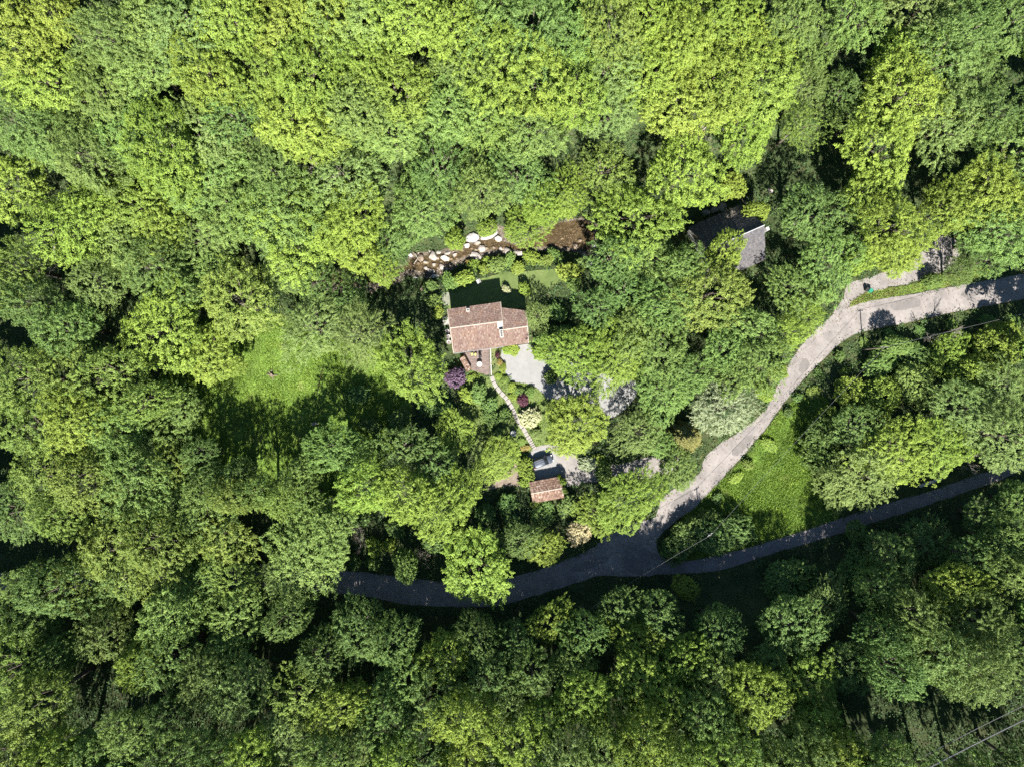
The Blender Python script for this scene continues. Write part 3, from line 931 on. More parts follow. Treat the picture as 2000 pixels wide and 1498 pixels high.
# ------------------------------------------------------------------ the parked car
def make_car(p, rz):
    c = thing('parked_car', p, rz, 'dark grey estate car with roof rails parked on the pale gravel', 'car')
    def loft(secs, name, mat, parent):
        bm = bmesh.new(); rings = []
        for x, prof in secs:
            full = [(y, z) for y, z in prof] + [(-y, z) for y, z in prof[::-1] if y > .001]
            rings.append([bm.verts.new((x, y, z)) for y, z in full])
        n = len(rings[0])
        for r0, r1 in zip(rings[:-1], rings[1:]):
            for j in range(n):
                bm.faces.new((r0[j], r0[(j + 1) % n], r1[(j + 1) % n], r1[j]))
        bm.faces.new(rings[0][::-1]); bm.faces.new(rings[-1])
        bmesh.ops.recalc_face_normals(bm, faces=bm.faces[:])
        bmesh.ops.bevel(bm, geom=[e for e in bm.edges if len(e.link_faces) == 2 and e.calc_face_angle(0) > .6], offset=.03, segments=2, affect='EDGES')
        return obj(name, bm, mat, parent, True)
    def body(x, w, top, crown, lo=.22): return (x, [(w * .80, lo), (w * .97, .42), (w, .66), (w * .93, top - .06), (w * .7, top), (0.0001, top + crown)])
    loft([body(-2.12, .76, .80, .02, .36), body(-2.02, .86, .92, .02), body(-1.5, .90, .96, .0), body(0, .91, .96, .0), body(.85, .90, .97, .01), body(1.3, .88, .93, .05), body(1.75, .82, .84, .05), body(2.02, .70, .72, .04, .3), body(2.13, .55, .62, .02, .38)], 'body', M_CAR, c)
    def gh(x, w, z): return (x, [(w, .93), (w * .97, .98), (w * .90, z - .07), (w * .80, z), (0.0001, z + .02)])
    loft([gh(-2.03, .76, 1.0), gh(-1.72, .80, 1.38), gh(-1.3, .82, 1.46), gh(-.2, .82, 1.48), gh(.25, .80, 1.43), gh(.62, .79, 1.22), gh(1.02, .77, .985)], 'cabin_glass', M_GLASS, c)
    bm = bmesh.new(); rings = []
    for x, w, z in ((-1.80, .62, 1.39), (-1.3, .665, 1.50), (-.5, .67, 1.525), (.05, .655, 1.495), (.26, .63, 1.455)):
        rings.append([bm.verts.new((x, y * w, z + .035 * (1 - y * y) - (.04 if abs(y) > .99 else 0))) for y in (-1, -.8, -.3, .3, .8, 1)])
    for r0, r1 in zip(rings[:-1], rings[1:]):
        for j in range(5): bm.faces.new((r0[j], r1[j], r1[j + 1], r0[j + 1]))
    ro = obj('roof_panel', bm, M_CAR, c, True)
    for s in (-1, 1):
        bm = bmesh.new(); add_tube(bm, [(-1.7, s * .60, 1.42), (-1.55, s * .61, 1.555), (-.1, s * .61, 1.575), (.1, s * .60, 1.48)], .025, 6); obj('roof_rail', bm, M_GREY, ro)
        bm = bmesh.new()
        add_tube(bm, [(.25, s * .70, 1.44), (1.0, s * .78, .98)], .04, 6); obj('windscreen_pillar', bm, M_CAR, c)
        bm = bmesh.new(); add_tube(bm, [(-.55, s * .70, 1.46), (-.55, s * .80, .97)], .035, 6); obj('door_pillar', bm, M_CAR, c)
        box('mirror', (.72, s * 1.0, 1.0), (.14, .22, .14), M_PLASTIC, c, 0, .03)
        box('headlight', (1.98, s * .55, .70), (.22, .30, .12), M_LAMPC, c, s * -.35, .03)
        box('tail_light', (-2.08, s * .70, .85), (.1, .2, .26), M_LAMPR, c, 0, .02)
        for x in (-1.32, 1.30):
            wh = bpy.data.objects.new('wheel', None); wh.location = (x, s * .80, .33); wh.rotation_euler = (math.pi / 2, 0, 0); link(wh, c)
            bm = bmesh.new(); add_lathe(bm, [(.2, -.1), (.30, -.105), (.33, -.07), (.33, .07), (.30, .105), (.2, .1)], 18); obj('tyre', bm, M_TYRE, wh, True)
            bm = bmesh.new(); add_lathe(bm, [(.2, -.115), (.2, .115)], 10); obj('rim', bm, M_GREY, wh)
    for s in (-1, 1):
        bm = bmesh.new(); add_box(bm, Vector((-.55, s * .22, 1.565)), (1.5, .035, .012)); obj('roof_groove', bm, M_GREY, ro)
    box('front_bumper', (2.06, 0, .42), (.16, 1.2, .18), M_PLASTIC, c, 0, .04)
    box('rear_bumper', (-2.08, 0, .45), (.16, 1.5, .2), M_PLASTIC, c, 0, .04)
    box('number_plate', (-2.17, 0, .62), (.02, .5, .11), M_WHITE, c)
p = at(1060.5, 901, .8)
make_car((p.x, p.y, p.z + .05), math.radians(20.5))

# ------------------------------------------------------------------ poles, cables, roadside things
def pole(p, h, label, arm=1.2, rz=0):
    t = thing('utility_pole', p, rz, label, 'utility pole', 'utility poles')
    bm = bmesh.new(); add_tube(bm, [(0, 0, -.3), (0, 0, h)], [.15, .09], 10); obj('shaft', bm, M_POLE, t)
    ca_ = box('crossarm', (0, .09, h - .3), (arm, .08, .1), M_GREY, t)
    for s in (-1, 0, 1):
        bm = bmesh.new(); add_lathe(bm, [(.04, 0), (.07, .04), (.04, .09), (.07, .13), (.03, .19)], 8, (s * arm * .45, .09, h - .25)); obj('insulator', bm, M_WHITE, ca_)
    return Vector((p[0], p[1], p[2] + h))
def pole_from_top(px, py, h, label, **k):
    p = at(px, py, h)
    return pole(p, h, label, **k)
TA = pole_from_top(1728, 679, 8.5, 'wooden utility pole on the bank beside the curving sunlit road')
TB = pole_from_top(1388, 1045, 8.0, 'wooden utility pole in the dark shrubs at the tip between the two roads', rz=.6)
TC = pole_from_top(1772, 1494, 12.0, 'wooden utility pole in the dark clearing on the wooded hillside', rz=-.4)
def cable(a, b, sag, r, label, name='overhead_cable', grp='overhead cables'):
    a, b = Vector(a), Vector(b)
    bm = bmesh.new()
    pts = [a.lerp(b, i / 14) - Vector((0, 0, sag * 4 * (i / 14) * (1 - i / 14))) for i in range(15)]
    add_tube(bm, pts, r, 5)
    o = obj(name, bm, M_CABLE, None)
    tag(o, label, 'cable', grp)
cable(TB, TA, .6, .022, 'single overhead cable strung between the two poles across the grassy triangle')
far = P3(2120, 585, TA.z + 2); cable(TA, far, .8, .022, 'overhead cable running from the bank pole along the curving road')
lo = P3(1296, 1100, t1(*P3(1296, 1100, 4)[:2]) + 5); lo2 = P3(1150, 1190, TB.z + 3)
cable(TB, lo2, .8, .022, 'overhead cable crossing the shaded junction from the pole in the shrubs')
r1_ = P3(2140, 1313, TC.z + 4.0); cable(TC, r1_, .5, .05, 'thin overhead cable leaving the clearing pole across the dark gap')
r2_ = P3(1700, 1560, TC.z + 4.0); r3_ = P3(2140, 1340, TC.z + 4.0); cable(r2_, r3_, .5, .10, 'thick bundled overhead cable across the dark gap beside the clearing pole')
ga = at(1683, 1413); cable(TC, ga, .05, .035, 'stay wire slanting from the clearing pole down to the ground', 'stay_wire')

def bin_(px, py, mat, label, s=1.0):
    q = at(px, py, .5); t = thing('wheelie_bin', q, random.uniform(-.5, .5), label, 'bin', 'bins by the side track')
    bm = bmesh.new(); vs = add_box(bm, Vector((0, 0, .55)), (.55 * s, .6 * s, .95))
    for v_ in vs:
        if v_.co.z < .3: v_.co.x *= .8; v_.co.y *= .8
    bmesh.ops.bevel(bm, geom=bm.edges[:], offset=.03, segments=2, affect='EDGES'); obj('tub', bm, mat, t)
    box('lid', (0, .02, 1.06), (.62 * s, .7 * s, .08), mat, t, 0, .03)
    bm = bmesh.new(); add_tube(bm, [(-.22, .38, 1.02), (.22, .38, 1.02)], .025, 6); obj('handle', bm, mat, t)
    for s_ in (-1, 1):
        bm = bmesh.new(); add_tube(bm, [(s_ * .20, .24, .1), (s_ * .27, .24, .1)], .1, 10); obj('wheel', bm, M_TYRE, t)
bin_(1699, 568.5, M_BIN, 'green wheelie bin on the grass edge of the side track', 1.15)
bin_(1692, 566, M_PLASTIC, 'black wheelie bin on the grass edge of the side track')

# pale parapet beside the lower lane, concrete marker, stump with brush, log, little plank
a, b = at(1795, 949, .6), at(1840, 934, .6)
w = thing('parapet', a.lerp(b, .5), math.atan2((b - a).y, (b - a).x), 'pale concrete parapet beside the shaded lower lane', 'parapet')
for i in range(3):
    box('block', ((i - 1) * (b - a).length / 3, 0, .3), ((b - a).length / 3 - .03, .42, .7), M_CONC, w, 0, .03)
box('coping', (0, 0, .70), ((b - a).length + .1, .56, .10), M_CONC, w, 0, .02)

q = at(530, 733, .5)
stp = thing('tree_stump', q, .3, 'broken pale tree stump on the sunny meadow', 'stump')
bm = bmesh.new(); add_tube(bm, [(0, 0, -.2), (0, 0, .4), (.05, 0, .8)], [.5, .34, .28], 10)
for v_ in bm.verts:
    v_.co += Vector((random.uniform(-.08, .08), random.uniform(-.08, .08), random.uniform(-.15, .15) if v_.co.z > .8 else 0))
obj('trunk_base', bm, M_ROCKB, stp)
for i in range(9):
    an = random.uniform(0, 6.28); bm = bmesh.new()
    add_tube(bm, [(.3 * math.cos(an), .3 * math.sin(an), .15), (1.1 * math.cos(an), 1.1 * math.sin(an), random.uniform(.05, .4))], [.10, .04], 6); obj('root', bm, M_ROCKB, stp)
for (x1_, y1_, x2_, y2_, r_, lab) in ((806, 519, 817, 503, .13, 'pale fallen log leaning across the boulders at the stream pool'), (806, 492, 822, 512, .10, 'thin fallen branch crossing another log at the stream pool'),
                                   (245, 950, 330, 925, .22, 'dark fallen trunk at the edge of the wood beside the meadow')):
    a, b = at(x1_, y1_, .6), at(x2_, y2_, .6)
    bm = bmesh.new(); d_ = b - a
    add_tube(bm, [Vector((0, 0, .15)), d_ * .35 + Vector((.05, .05, .55)), d_ * .7 + Vector((0, -.05, .6)), d_ + Vector((0, 0, .45))], [r_, r_ * .95, r_ * .8, r_ * .55], 8)
    o = obj('fallen_log', bm, M_DEAD, None); o.location = a; tag(o, lab, 'log')
q = at(615, 827, .4)
bn = thing('garden_bench', q, .15, 'small weathered wooden bench in the shade on the meadow', 'bench')
for i in range(4):
    box('slat', (0, -.2 + i * .13, .45), (1.3, .11, .04), M_DEAD, bn)
for sx in (-1, 1):
    for sy in (-1, 1):
        box('leg', (sx * .55, sy * .17, .21), (.08, .08, .42), M_DEAD, bn)
a, b = at(620, 770, .3), at(631, 720, .3)
bm = bmesh.new(); d_ = b - a
for i in range(6):
    q = d_ * (i / 5); z_ = t1(a.x + q.x, a.y + q.y) - a.z
    add_tube(bm, [(q.x, q.y, z_ - .1), (q.x, q.y, z_ + 1.0)], .045, 6)
fe = thing('wire_fence', a, 0, 'short run of rusty fence posts and wire across the meadow', 'fence')
bm.free()
for i in range(6):
    q = d_ * (i / 5); z_ = t1(a.x + q.x, a.y + q.y) - a.z
    bm = bmesh.new(); add_tube(bm, [(q.x, q.y, z_ - .1), (q.x, q.y, z_ + 1.0)], .05, 6); obj('post', bm, M_TIMBER, fe)
for hh in (.45, .9):
    bm = bmesh.new(); add_tube(bm, [(d_.x * i / 5, d_.y * i / 5, t1(a.x + d_.x * i / 5, a.y + d_.y * i / 5) - a.z + hh) for i in range(6)], .02, 4); obj('wire', bm, M_TIMBER, fe)

# ------------------------------------------------------------------ boulders of the stream
def boulder_mesh(seed):
    r = np.random.default_rng(seed)
    bm = bmesh.new(); bmesh.ops.create_icosphere(bm, subdivisions=2, radius=1)
    pl_ = [(Vector(r.normal(0, 1, 3)).normalized(), r.uniform(.55, .9)) for _ in range(9)]
    for v_ in bm.verts:
        c = v_.co.copy()
        for n_, d_ in pl_:
            e = c.dot(n_) - d_
            if e > 0: c -= n_ * e * .92
        v_.co = c + Vector(r.normal(0, .02, 3))
    me = bpy.data.meshes.new('boulder'); bm.to_mesh(me); bm.free(); me.materials.append(M_ROCK)
    return me
BM_ = [boulder_mesh(i + 50) for i in range(7)]
def boulder(px, py, rx, ry, mat, label, grp='boulders in the stream bed', ang=None, h=.7):
    p = at(px, py, .3)
    o = bpy.data.objects.new('boulder', BM_[random.randrange(7)]); link(o)
    sx, sy = rx / 8.0, ry / 8.0
    s_z = min(sx, sy) * h
    o.location = (p.x, p.y, p.z + s_z * .35); o.scale = (sx, sy, s_z)
    o.rotation_euler = (random.uniform(-.15, .15), random.uniform(-.15, .15), random.uniform(0, .6) if ang is None else ang)
    o.material_slots[0].link = 'OBJECT'; o.material_slots[0].material = mat
    tag(o, label, 'boulder', grp)
BL = 'pinkish grey limestone boulder lying in the shallow stream bed'
c2 = lambda x, y: (780 + x / 9.365, 430 + y / 9.365)
big = [(1340, 335, 110, 85, M_ROCKW, 'broad white boulder at the head of the rapids beside the long one', .2), (1650, 270, 165, 62, M_ROCKW, 'long white slab of rock slanting along the far bank', .5),
       (1815, 350, 60, 60, M_ROCKW, 'round white boulder at the end of the long white slab', 0), (840, 700, 88, 52, M_ROCKW, 'flat white boulder in the middle of the stream rapids', -.1),
       (610, 665, 78, 90, M_ROCK, 'tall pinkish boulder beside the flat white one', .3), (1510, 525, 66, 66, M_ROCK, 'angular pale boulder below the long white slab', .3),
       (1410, 665, 100, 62, M_ROCK, 'pale boulder on the near bank against the shrubs', -.5), (390, 695, 60, 66, M_ROCKB, 'brown boulder under the crossed fallen logs', 0)]
for x, y, rx, ry, m_, lab, an in big:
    boulder(*c2(x, y), rx / 9.365, ry / 9.365, m_, lab, ang=an)
sm = [(1230, 470, 55, 55, 1), (1430, 430, 60, 40, 0), (1400, 540, 42, 28, 0), (1330, 520, 25, 22, 0), (1590, 520, 45, 28, 0), (1335, 640, 42, 34, 0), (720, 585, 46, 34, 0), (880, 605, 66, 30, 0), (1010, 640, 56, 44, 0),
      (490, 770, 60, 34, 0), (630, 820, 46, 44, 0), (780, 850, 54, 54, 0), (480, 880, 40, 40, 0), (545, 915, 44, 52, 0), (615, 935, 34, 38, 0), (650, 1030, 66, 38, 1), (200, 640, 40, 38, 1), (290, 1052, 46, 24, 1),
      (700, 700, 30, 34, 0), (940, 715, 34, 24, 0), (1130, 790, 34, 38, 2), (1730, 500, 30, 28, 0), (1850, 520, 34, 40, 0), (430, 1255, 50, 34, 2), (620, 1270, 60, 44, 2), (330, 800, 44, 34, 2), (860, 900, 30, 34, 0),
      (1150, 560, 26, 20, 0), (1090, 590, 22, 18, 2), (1250, 580, 20, 16, 2), (1180, 640, 24, 18, 2), (980, 580, 26, 20, 2), (1050, 700, 22, 18, 0), (560, 560, 30, 24, 0), (760, 760, 24, 18, 0), (700, 880, 20, 24, 0)]
for x, y, rx, ry, k_ in sm:
    boulder(*c2(x, y), rx / 9.365, ry / 9.365, [M_ROCK, M_ROCKW, M_ROCKB][k_], [BL, 'small white limestone boulder lying in the shallow stream bed', 'small brown boulder lying in the shallow stream bed'][k_])
for px, py, r_, k_ in ((982, 486, 5, 0), (992, 490, 8, 0), (1005, 494, 6, 0), (1014, 494, 8, 0), (1028, 485, 5, 2), (1038, 492, 4, 0), (1150, 516, 8, 1), (1108, 488, 5, 2), (1124, 482, 6, 2), (1132, 470, 5, 2), (1058, 474, 3.5, 0),
                       (1075, 450, 3, 2), (1098, 466, 3, 0), (1085, 478, 3, 2), (1120, 452, 3, 2), (1137, 440, 4, 2), (1046, 484, 3.5, 2), (1160, 480, 7, 1), (1165, 500, 6, 0), (1142, 498, 5, 0)):
    boulder(px, py, r_, r_ * random.uniform(.6, .95), [M_ROCK, M_ROCKW, M_ROCKB][k_], [BL, 'small white limestone boulder lying in the shallow stream bed', 'small brown boulder lying in the shallow stream bed'][k_])
for px, py, rx, ry, lab in ((1411, 406, 9, 9, 'large tan boulder behind the slate house, beside a smaller one'), (1396, 410, 7, 6, 'tan boulder behind the slate house touching the white pipe'), (1380, 416, 8, 6, 'brownish boulder behind the slate house nearest the lime tree'),
                            (1680, 494, 7, 5, 'pale boulder under the trees beside the side track'), (1668, 500, 6, 5, 'smaller pale boulder under the trees beside the side track'), (1505, 372, 5, 5, 'white boulder in the dark gully of the stream')):
    boulder(px, py, rx, ry, M_ROCK, lab, 'boulders beside the slate house and track')
# gravel bars: loose small stones too many to count
pr = np.random.default_rng(31)
sp = np.array(WP['stream']); lo_, hi_ = sp.min(0), sp.max(0)
X, Y = pr.uniform(lo_[0], hi_[0], 9000), pr.uniform(lo_[1], hi_[1], 9000)
m_ = inpoly(WP['stream'], X, Y); X, Y = X[m_], Y[m_]
dens = .5 + .5 * np.sin(X * .7 + 1.3 * np.sin(Y)) * np.sin(Y * 1.1 + .5)
m_ = pr.random(len(X)) < .25 + .75 * dens; X, Y = X[m_], Y[m_]; n = len(X); Z = T(X, Y)
s_ = pr.uniform(.05, .26, n) ** 1.1
O = np.array([[1, 0, 0], [-1, 0, 0], [0, 1, 0], [0, -1, 0], [0, 0, 1], [0, 0, -1]], float)
V = np.stack([X, Y, Z + .06], 1)[:, None, :] + (O[None] + pr.normal(0, .22, (n, 6, 3))) * s_[:, None, None] * np.array([1, 1, .7])
F0 = np.array([[0, 2, 4], [2, 1, 4], [1, 3, 4], [3, 0, 4], [2, 0, 5], [1, 2, 5], [3, 1, 5], [0, 3, 5]])
F = (np.arange(n)[:, None, None] * 6 + F0[None]).reshape(-1, 3)
tag(link(bpy.data.objects.new('stream_pebbles', raw_mesh('stream_pebbles', V.reshape(-1, 3), F, surf('pebbles', [(.3, (.13, .105, .08)), (.7, (.30, .26, .22))], 2, bump=0, island=.35)))), 'loose pebbles and cobbles along the stream bed', 'pebbles', kind='stuff')
print('things done')

# ------------------------------------------------------------------ vegetation: crowns of single leaves in clumps on lobes
def quads(P, Nrm, w, l, r):
    """leaf quads at P with normals Nrm"""
    n = len(P)
    Nrm = Nrm / np.maximum(np.linalg.norm(Nrm, axis=1, keepdims=True), 1e-6)
    t = r.normal(0, 1, (n, 3))
    t -= (t * Nrm).sum(1, keepdims=True) * Nrm
    t /= np.maximum(np.linalg.norm(t, axis=1, keepdims=True), 1e-6)
    b = np.cross(Nrm, t)
    wl_ = w * r.uniform(.7, 1.3, (n, 1)) / 2
    ll = l * r.uniform(.7, 1.3, (n, 1)) / 2
    # a pointed leaf: widest a little below the middle, folded slightly on its rib
    a = P - t * ll
    c = P + t * ll
    fold = Nrm * wl_ * .25
    d1_ = P - t * ll * .15 + b * wl_ + fold
    d2_ = P - t * ll * .15 - b * wl_ + fold
    V = np.stack([a, d2_, c, d1_], 1).reshape(-1, 3)
    F = np.arange(n * 4).reshape(-1, 4)
    return V, F

def lobes_broad(R, Hc, n, r, flat=1.0):
    ox, oy = r.normal(0, .08 * R, 2)
    L = [(np.array([ox, oy, -0.02 * Hc]), np.array([.50 * R, .50 * R, .42 * Hc]))]
    for i in range(n):
        an = 2 * math.pi * (i + r.uniform(-.4, .4)) / n
        sz = R * r.uniform(.20, .42)
        rad = min(R * r.uniform(.40, .86), 1.08 * R - sz)
        L.append((np.array([rad * math.cos(an), rad * math.sin(an), Hc * r.uniform(-.26, .14)]), np.array([sz, sz, min(sz * r.uniform(.7, 1.05), .4 * Hc)])))
    for i in range(n - 1):
        an = r.uniform(0, 6.28); rad = R * r.uniform(.05, .58); sz = R * r.uniform(.16, .32)
        L.append((np.array([rad * math.cos(an), rad * math.sin(an), Hc * (r.uniform(.16, .40) - .22 * rad / R)]), np.array([sz, sz, sz * r.uniform(.7, 1.1)])))
    return L

def crown_mesh(seed, R, Hc, n=12, spray=.85, per=46, lw=.165, ll=.25, gap=.14, up=.55, cz=0.0, name='crown', amp=.26, droop=.1, low=-.55, peak=1.0, thin=.42, inner=.3):
    """an uneven envelope (n bumps) whose surface carries short outward sprays of leaves"""
    r = np.random.default_rng(seed)
    bumps = r.normal(0, 1, (n, 3)); bumps[:, 2] = np.abs(bumps[:, 2]) * .8 - .15
    bumps /= np.linalg.norm(bumps, axis=1, keepdims=True)
    bamp = r.uniform(.4, 1.0, n) * amp * r.choice([1, 1, 1, -.8], n)
    bk = r.uniform(5, 16, n)
    area = 2 * math.pi * R * R * 1.25
    m = int(area / (spray * spray * .50))
    k = np.arange(m) + .5
    zc = 1 - k / m * (1 - low)
    ph = k * 2.399963 + r.uniform(0, 6.28)
    rr = np.sqrt(np.maximum(1 - zc * zc, 0))
    D = np.stack([rr * np.cos(ph), rr * np.sin(ph), zc], 1) + r.normal(0, .07, (m, 3))
    D /= np.linalg.norm(D, axis=1, keepdims=True)
    env = 1 + (bamp[None] * np.exp(bk[None] * (D @ bumps.T - 1))).sum(1)
    # fine crevices between the boughs
    env += .07 * np.sin(5 * np.arctan2(D[:, 1], D[:, 0]) + 4 * D[:, 2] + seed) * np.abs(D[:, 2] - 1)
    env *= r.normal(.97, .065, m)
    deep = r.random(m) < inner
    env = np.where(deep, env * r.uniform(.55, .85, m), env)
    hole = (np.sin(D[:, 0] * 5.1 + seed) * np.sin(D[:, 1] * 4.7 + 2 * seed) * np.sin(D[:, 2] * 3.9 + 1) > .42)
    keep = (r.random(m) > gap) & ~(hole & (r.random(m) < .75))
    D, env = D[keep], env[keep]
    S = np.array([R * .9, R * .9, Hc * .5])
    C = D * S * env[:, None]
    C[:, 2] += np.where(D[:, 2] > 0, (peak - 1) * Hc * .2 * D[:, 2] ** 2, 0)
    Ps, Ns, Ts = [], [], []
    for q, d in zip(C, D):
        g = int(per * r.uniform(.6, 1.35))
        ax = d * np.array([1, 1, .55]) + np.array([0, 0, .12 - droop]) + r.normal(0, .58, 3)
        ax /= np.linalg.norm(ax)
        L_ = spray * r.uniform(.7, 1.55)
        t = r.uniform(-.75, .6, (g, 1))
        X = r.normal(0, 1, (g, 3)); X -= (X @ ax)[:, None] * ax
        wd_ = thin * spray * (1.0 - .55 * (t + .75) / 1.35)
        off = ax * t * L_ + X * wd_ * .62
        Ps.append(q + off)
        Xn = X / np.maximum(np.linalg.norm(X, axis=1, keepdims=True), 1e-6)
        Ns.append(d * .40 + Xn * .50 + np.array([0, 0, up]) + r.normal(0, .24, (g, 3)))
        Ts.append(np.clip(.45 + r.normal(0, .17) + .16 * t[:, 0] + r.normal(0, .10, g), 0, 1))
    P = np.concatenate(Ps); P[:, 2] += cz
    Vv, Ff = quads(P, np.concatenate(Ns), lw, ll, r)
    limbs = [(np.array([0, 0, 0.]), np.array([R * .4, R * .4, Hc * .4]))] + [(bd * S * .72, np.full(3, R * .25)) for bd in bumps[:9]]
    return raw_mesh(name, Vv, Ff, LEAF['m'], np.concatenate(Ts)), limbs

def trunk_mesh(seed, L, cz, r0, name='trunk', mat=None, lean=0):
    r = np.random.default_rng(seed)
    bm = bmesh.new()
    fork = cz * .62
    mid = [(0, 0, -.8), (r.normal(0, .08), r.normal(0, .08), fork * .5), (r.normal(0, .15), r.normal(0, .15), fork), (0, 0, cz + L[0][1][2] * .55)]
    add_tube(bm, mid, [r0 * 1.35, r0, r0 * .85, r0 * .2], 8)
    for c, s in L[1:]:
        e = c + np.array([0, 0, cz]) + np.array([0, 0, s[2] * .3])
        f = np.array(mid[2]) + np.array([0, 0, r.uniform(-.1, .15) * cz])
        m_ = f * .45 + e * .55 + np.array([0, 0, -.25])
        add_tube(bm, [f, m_, e], [r0 * .45, r0 * .3, r0 * .08], 5)
    me = bpy.data.meshes.new(name); bm.to_mesh(me); bm.free(); me.materials.append(mat or M_BARK)
    me.polygons.foreach_set('use_smooth', [True] * len(me.polygons))
    return me

FAM = {}
def fam(key, R, h, Hc, **k):
    seed = 100 + 17 * sum(len(v) for v in FAM.values())
    cz = h - Hc * .52 if key not in ('bush', 'shrub') else h * .42
    cm_, L = crown_mesh(seed, R, Hc, cz=cz, **k)
    FAM.setdefault(key, []).append((R, h, cz, cm_, trunk_mesh(seed + 1, L, cz, .028 * h)))
for n_, gp, am, pk in ((14, .14, .40, 1.0), (10, .18, .48, 1.3), (18, .14, .38, .8), (12, .20, .50, 1.1), (16, .16, .44, 1.5), (9, .14, .46, .9)):
    fam('broad', 6.2, 16.5, 9.6, n=n_, gap=gp, amp=am, peak=pk)
for n_, gp, am, pk in ((12, .28, .42, 1.4), (16, .34, .38, 1.1), (9, .24, .45, 1.6), (14, .30, .40, 1.2)):
    fam('open', 5.6, 17.5, 10.5, n=n_, gap=gp, amp=am, peak=pk, spray=.80, per=38, lw=.15, ll=.24, up=.4, thin=.36)
for n_, gp, am, pk in ((14, .14, .34, 1.2), (18, .12, .30, 1.0), (10, .18, .40, 1.4)):
    fam('fine', 6.0, 15.5, 9.4, n=n_, gap=gp, amp=am, peak=pk, spray=.92, per=48, lw=.10, ll=.30, up=.35, droop=.2, thin=.30)
for n_, gp, am in ((9, .06, .25), (12, .08, .30), (7, .10, .28)):
    fam('dense', 3.6, 8.5, 6.0, n=n_, gap=gp, amp=am, spray=.58, per=34, lw=.15, ll=.23, thin=.45)
for n_, gp, am in ((10, .08, .32), (14, .12, .36), (8, .10, .30)):
    fam('bush', 3.8, 4.6, 5.4, n=n_, gap=gp, amp=am, spray=.55, per=32, lw=.14, ll=.24, thin=.42, low=-.25)
for s_ in range(4):
    fam('shrub', 1.0, 1.5, 1.5, n=9 + s_ * 2, gap=.14, amp=.32, spray=.22, per=30, lw=.085, ll=.14, thin=.45, low=-.7)
# a conifer: whorls of drooping sprays
def conifer():
    r = np.random.default_rng(5)
    Ps, Ns, Ts = [], [], []
    bm = bmesh.new(); add_tube(bm, [(0, 0, -.8), (0, 0, 6), (0, 0, 12.8)], [.34, .22, .03], 8)
    for w_ in range(15):
        z = 2.2 + w_ * .72; ln = 4.3 * (1 - w_ / 16) ** .8
        for b_ in range(8):
            an = b_ * .785 + w_ * .4 + r.normal(0, .1); l_ = ln * r.uniform(.8, 1.12)
            g = int(60 * l_)
            t_ = r.random(g) ** .7
            side = r.normal(0, .34, g) * (1.1 - t_ * .75) * min(l_, 2.5) * .6
            x = t_ * l_; q = np.stack([x * math.cos(an) - side * math.sin(an), x * math.sin(an) + side * math.cos(an), z + .25 * x - .13 * x * x / max(l_, 1) * 1.4 - np.abs(side) * .25 + r.normal(0, .06, g)], 1)
            Ps.append(q); Ns.append(np.tile([0, 0, 1.0], (g, 1)) + r.normal(0, .35, (g, 3))); Ts.append(np.clip(.2 + .6 * t_ + r.normal(0, .15, g), 0, 1))
            add_tube(bm, [(0, 0, z), (l_ * .9 * math.cos(an), l_ * .9 * math.sin(an), z + .1 * l_)], [.07, .015], 4)
    V_, F_ = quads(np.concatenate(Ps), np.concatenate(Ns), .13, .4, r)
    tm = bpy.data.meshes.new('trunk'); bm.to_mesh(tm); bm.free(); tm.materials.append(M_BARK)
    FAM['conifer'] = [(4.3, 13, 6.5, raw_mesh('crown', V_, F_, LEAF['k'], np.concatenate(Ts)), tm)]
conifer()
# bare trees and twig thickets
def bare_mesh(seed, h, spread, depth=5, nb=3):
    r = random.Random(seed)
    bm = bmesh.new()
    def grow(p, d, l, rad, k):
        m_ = p + d * l * .5 + Vector((r.uniform(-1, 1), r.uniform(-1, 1), r.uniform(-1, 1))) * l * .09
        e = p + d * l
        add_tube(bm, [p, m_, e], [rad, rad * .85, rad * .66], 5 if k > 2 else 3, cap=False)
        if k == 0: return
        for i in range(nb if k > 1 else 3):
            nd = (d + Vector((r.uniform(-1, 1), r.uniform(-1, 1), r.uniform(-.45, .75))) * spread).normalized()
            grow(e if r.random() < .7 else m_, nd, l * r.uniform(.58, .82), rad * .6, k - 1)
    grow(Vector((0, 0, -.3)), Vector((.05, 0, 1)), h * .36, h * .022, depth)
    me = bpy.data.meshes.new('branches'); bm.to_mesh(me); bm.free(); me.materials.append(M_DEAD)
    return me
BARE = [bare_mesh(3, 9, .85), bare_mesh(8, 8, .95), bare_mesh(14, 9, .7)]

KINDS = {'y': ('broad', 'bright yellow-green'), 'l': ('broad', 'lime green'), 'm': ('broad', 'mid green'), 'd': ('open', 'deep green'), 'b': ('fine', 'bluish green'),
         'p': ('fine', 'pale grey-green'), 'o': ('open', 'olive green'), 's': ('fine', 'silvery'), 'k': ('conifer', 'dark olive'), 't': ('dense', 'tan'), 'c': ('dense', 'cream')}
roots = []
TONE = {'y': 'yellowish', 'l': 'lime', 'm': 'green', 'd': 'dark', 'b': 'bluish', 'p': 'pale', 'o': 'olive', 's': 'silvery', 'k': 'conifer', 't': 'tan', 'c': 'cream'}
ZSHORT = {'trees on the slope above the stream': 'above the stream', 'trees around the slate house': 'near the slate house', 'trees between the two roads': 'between the two roads',
          'trees on the hillside above the lane': 'on the shaded hillside', 'trees at the edge of the meadow': 'by the meadow wood', 'trees around the tiled house': 'near the tiled house'}
placed = []          # x, y, R, z of crown centre, px, py, kind

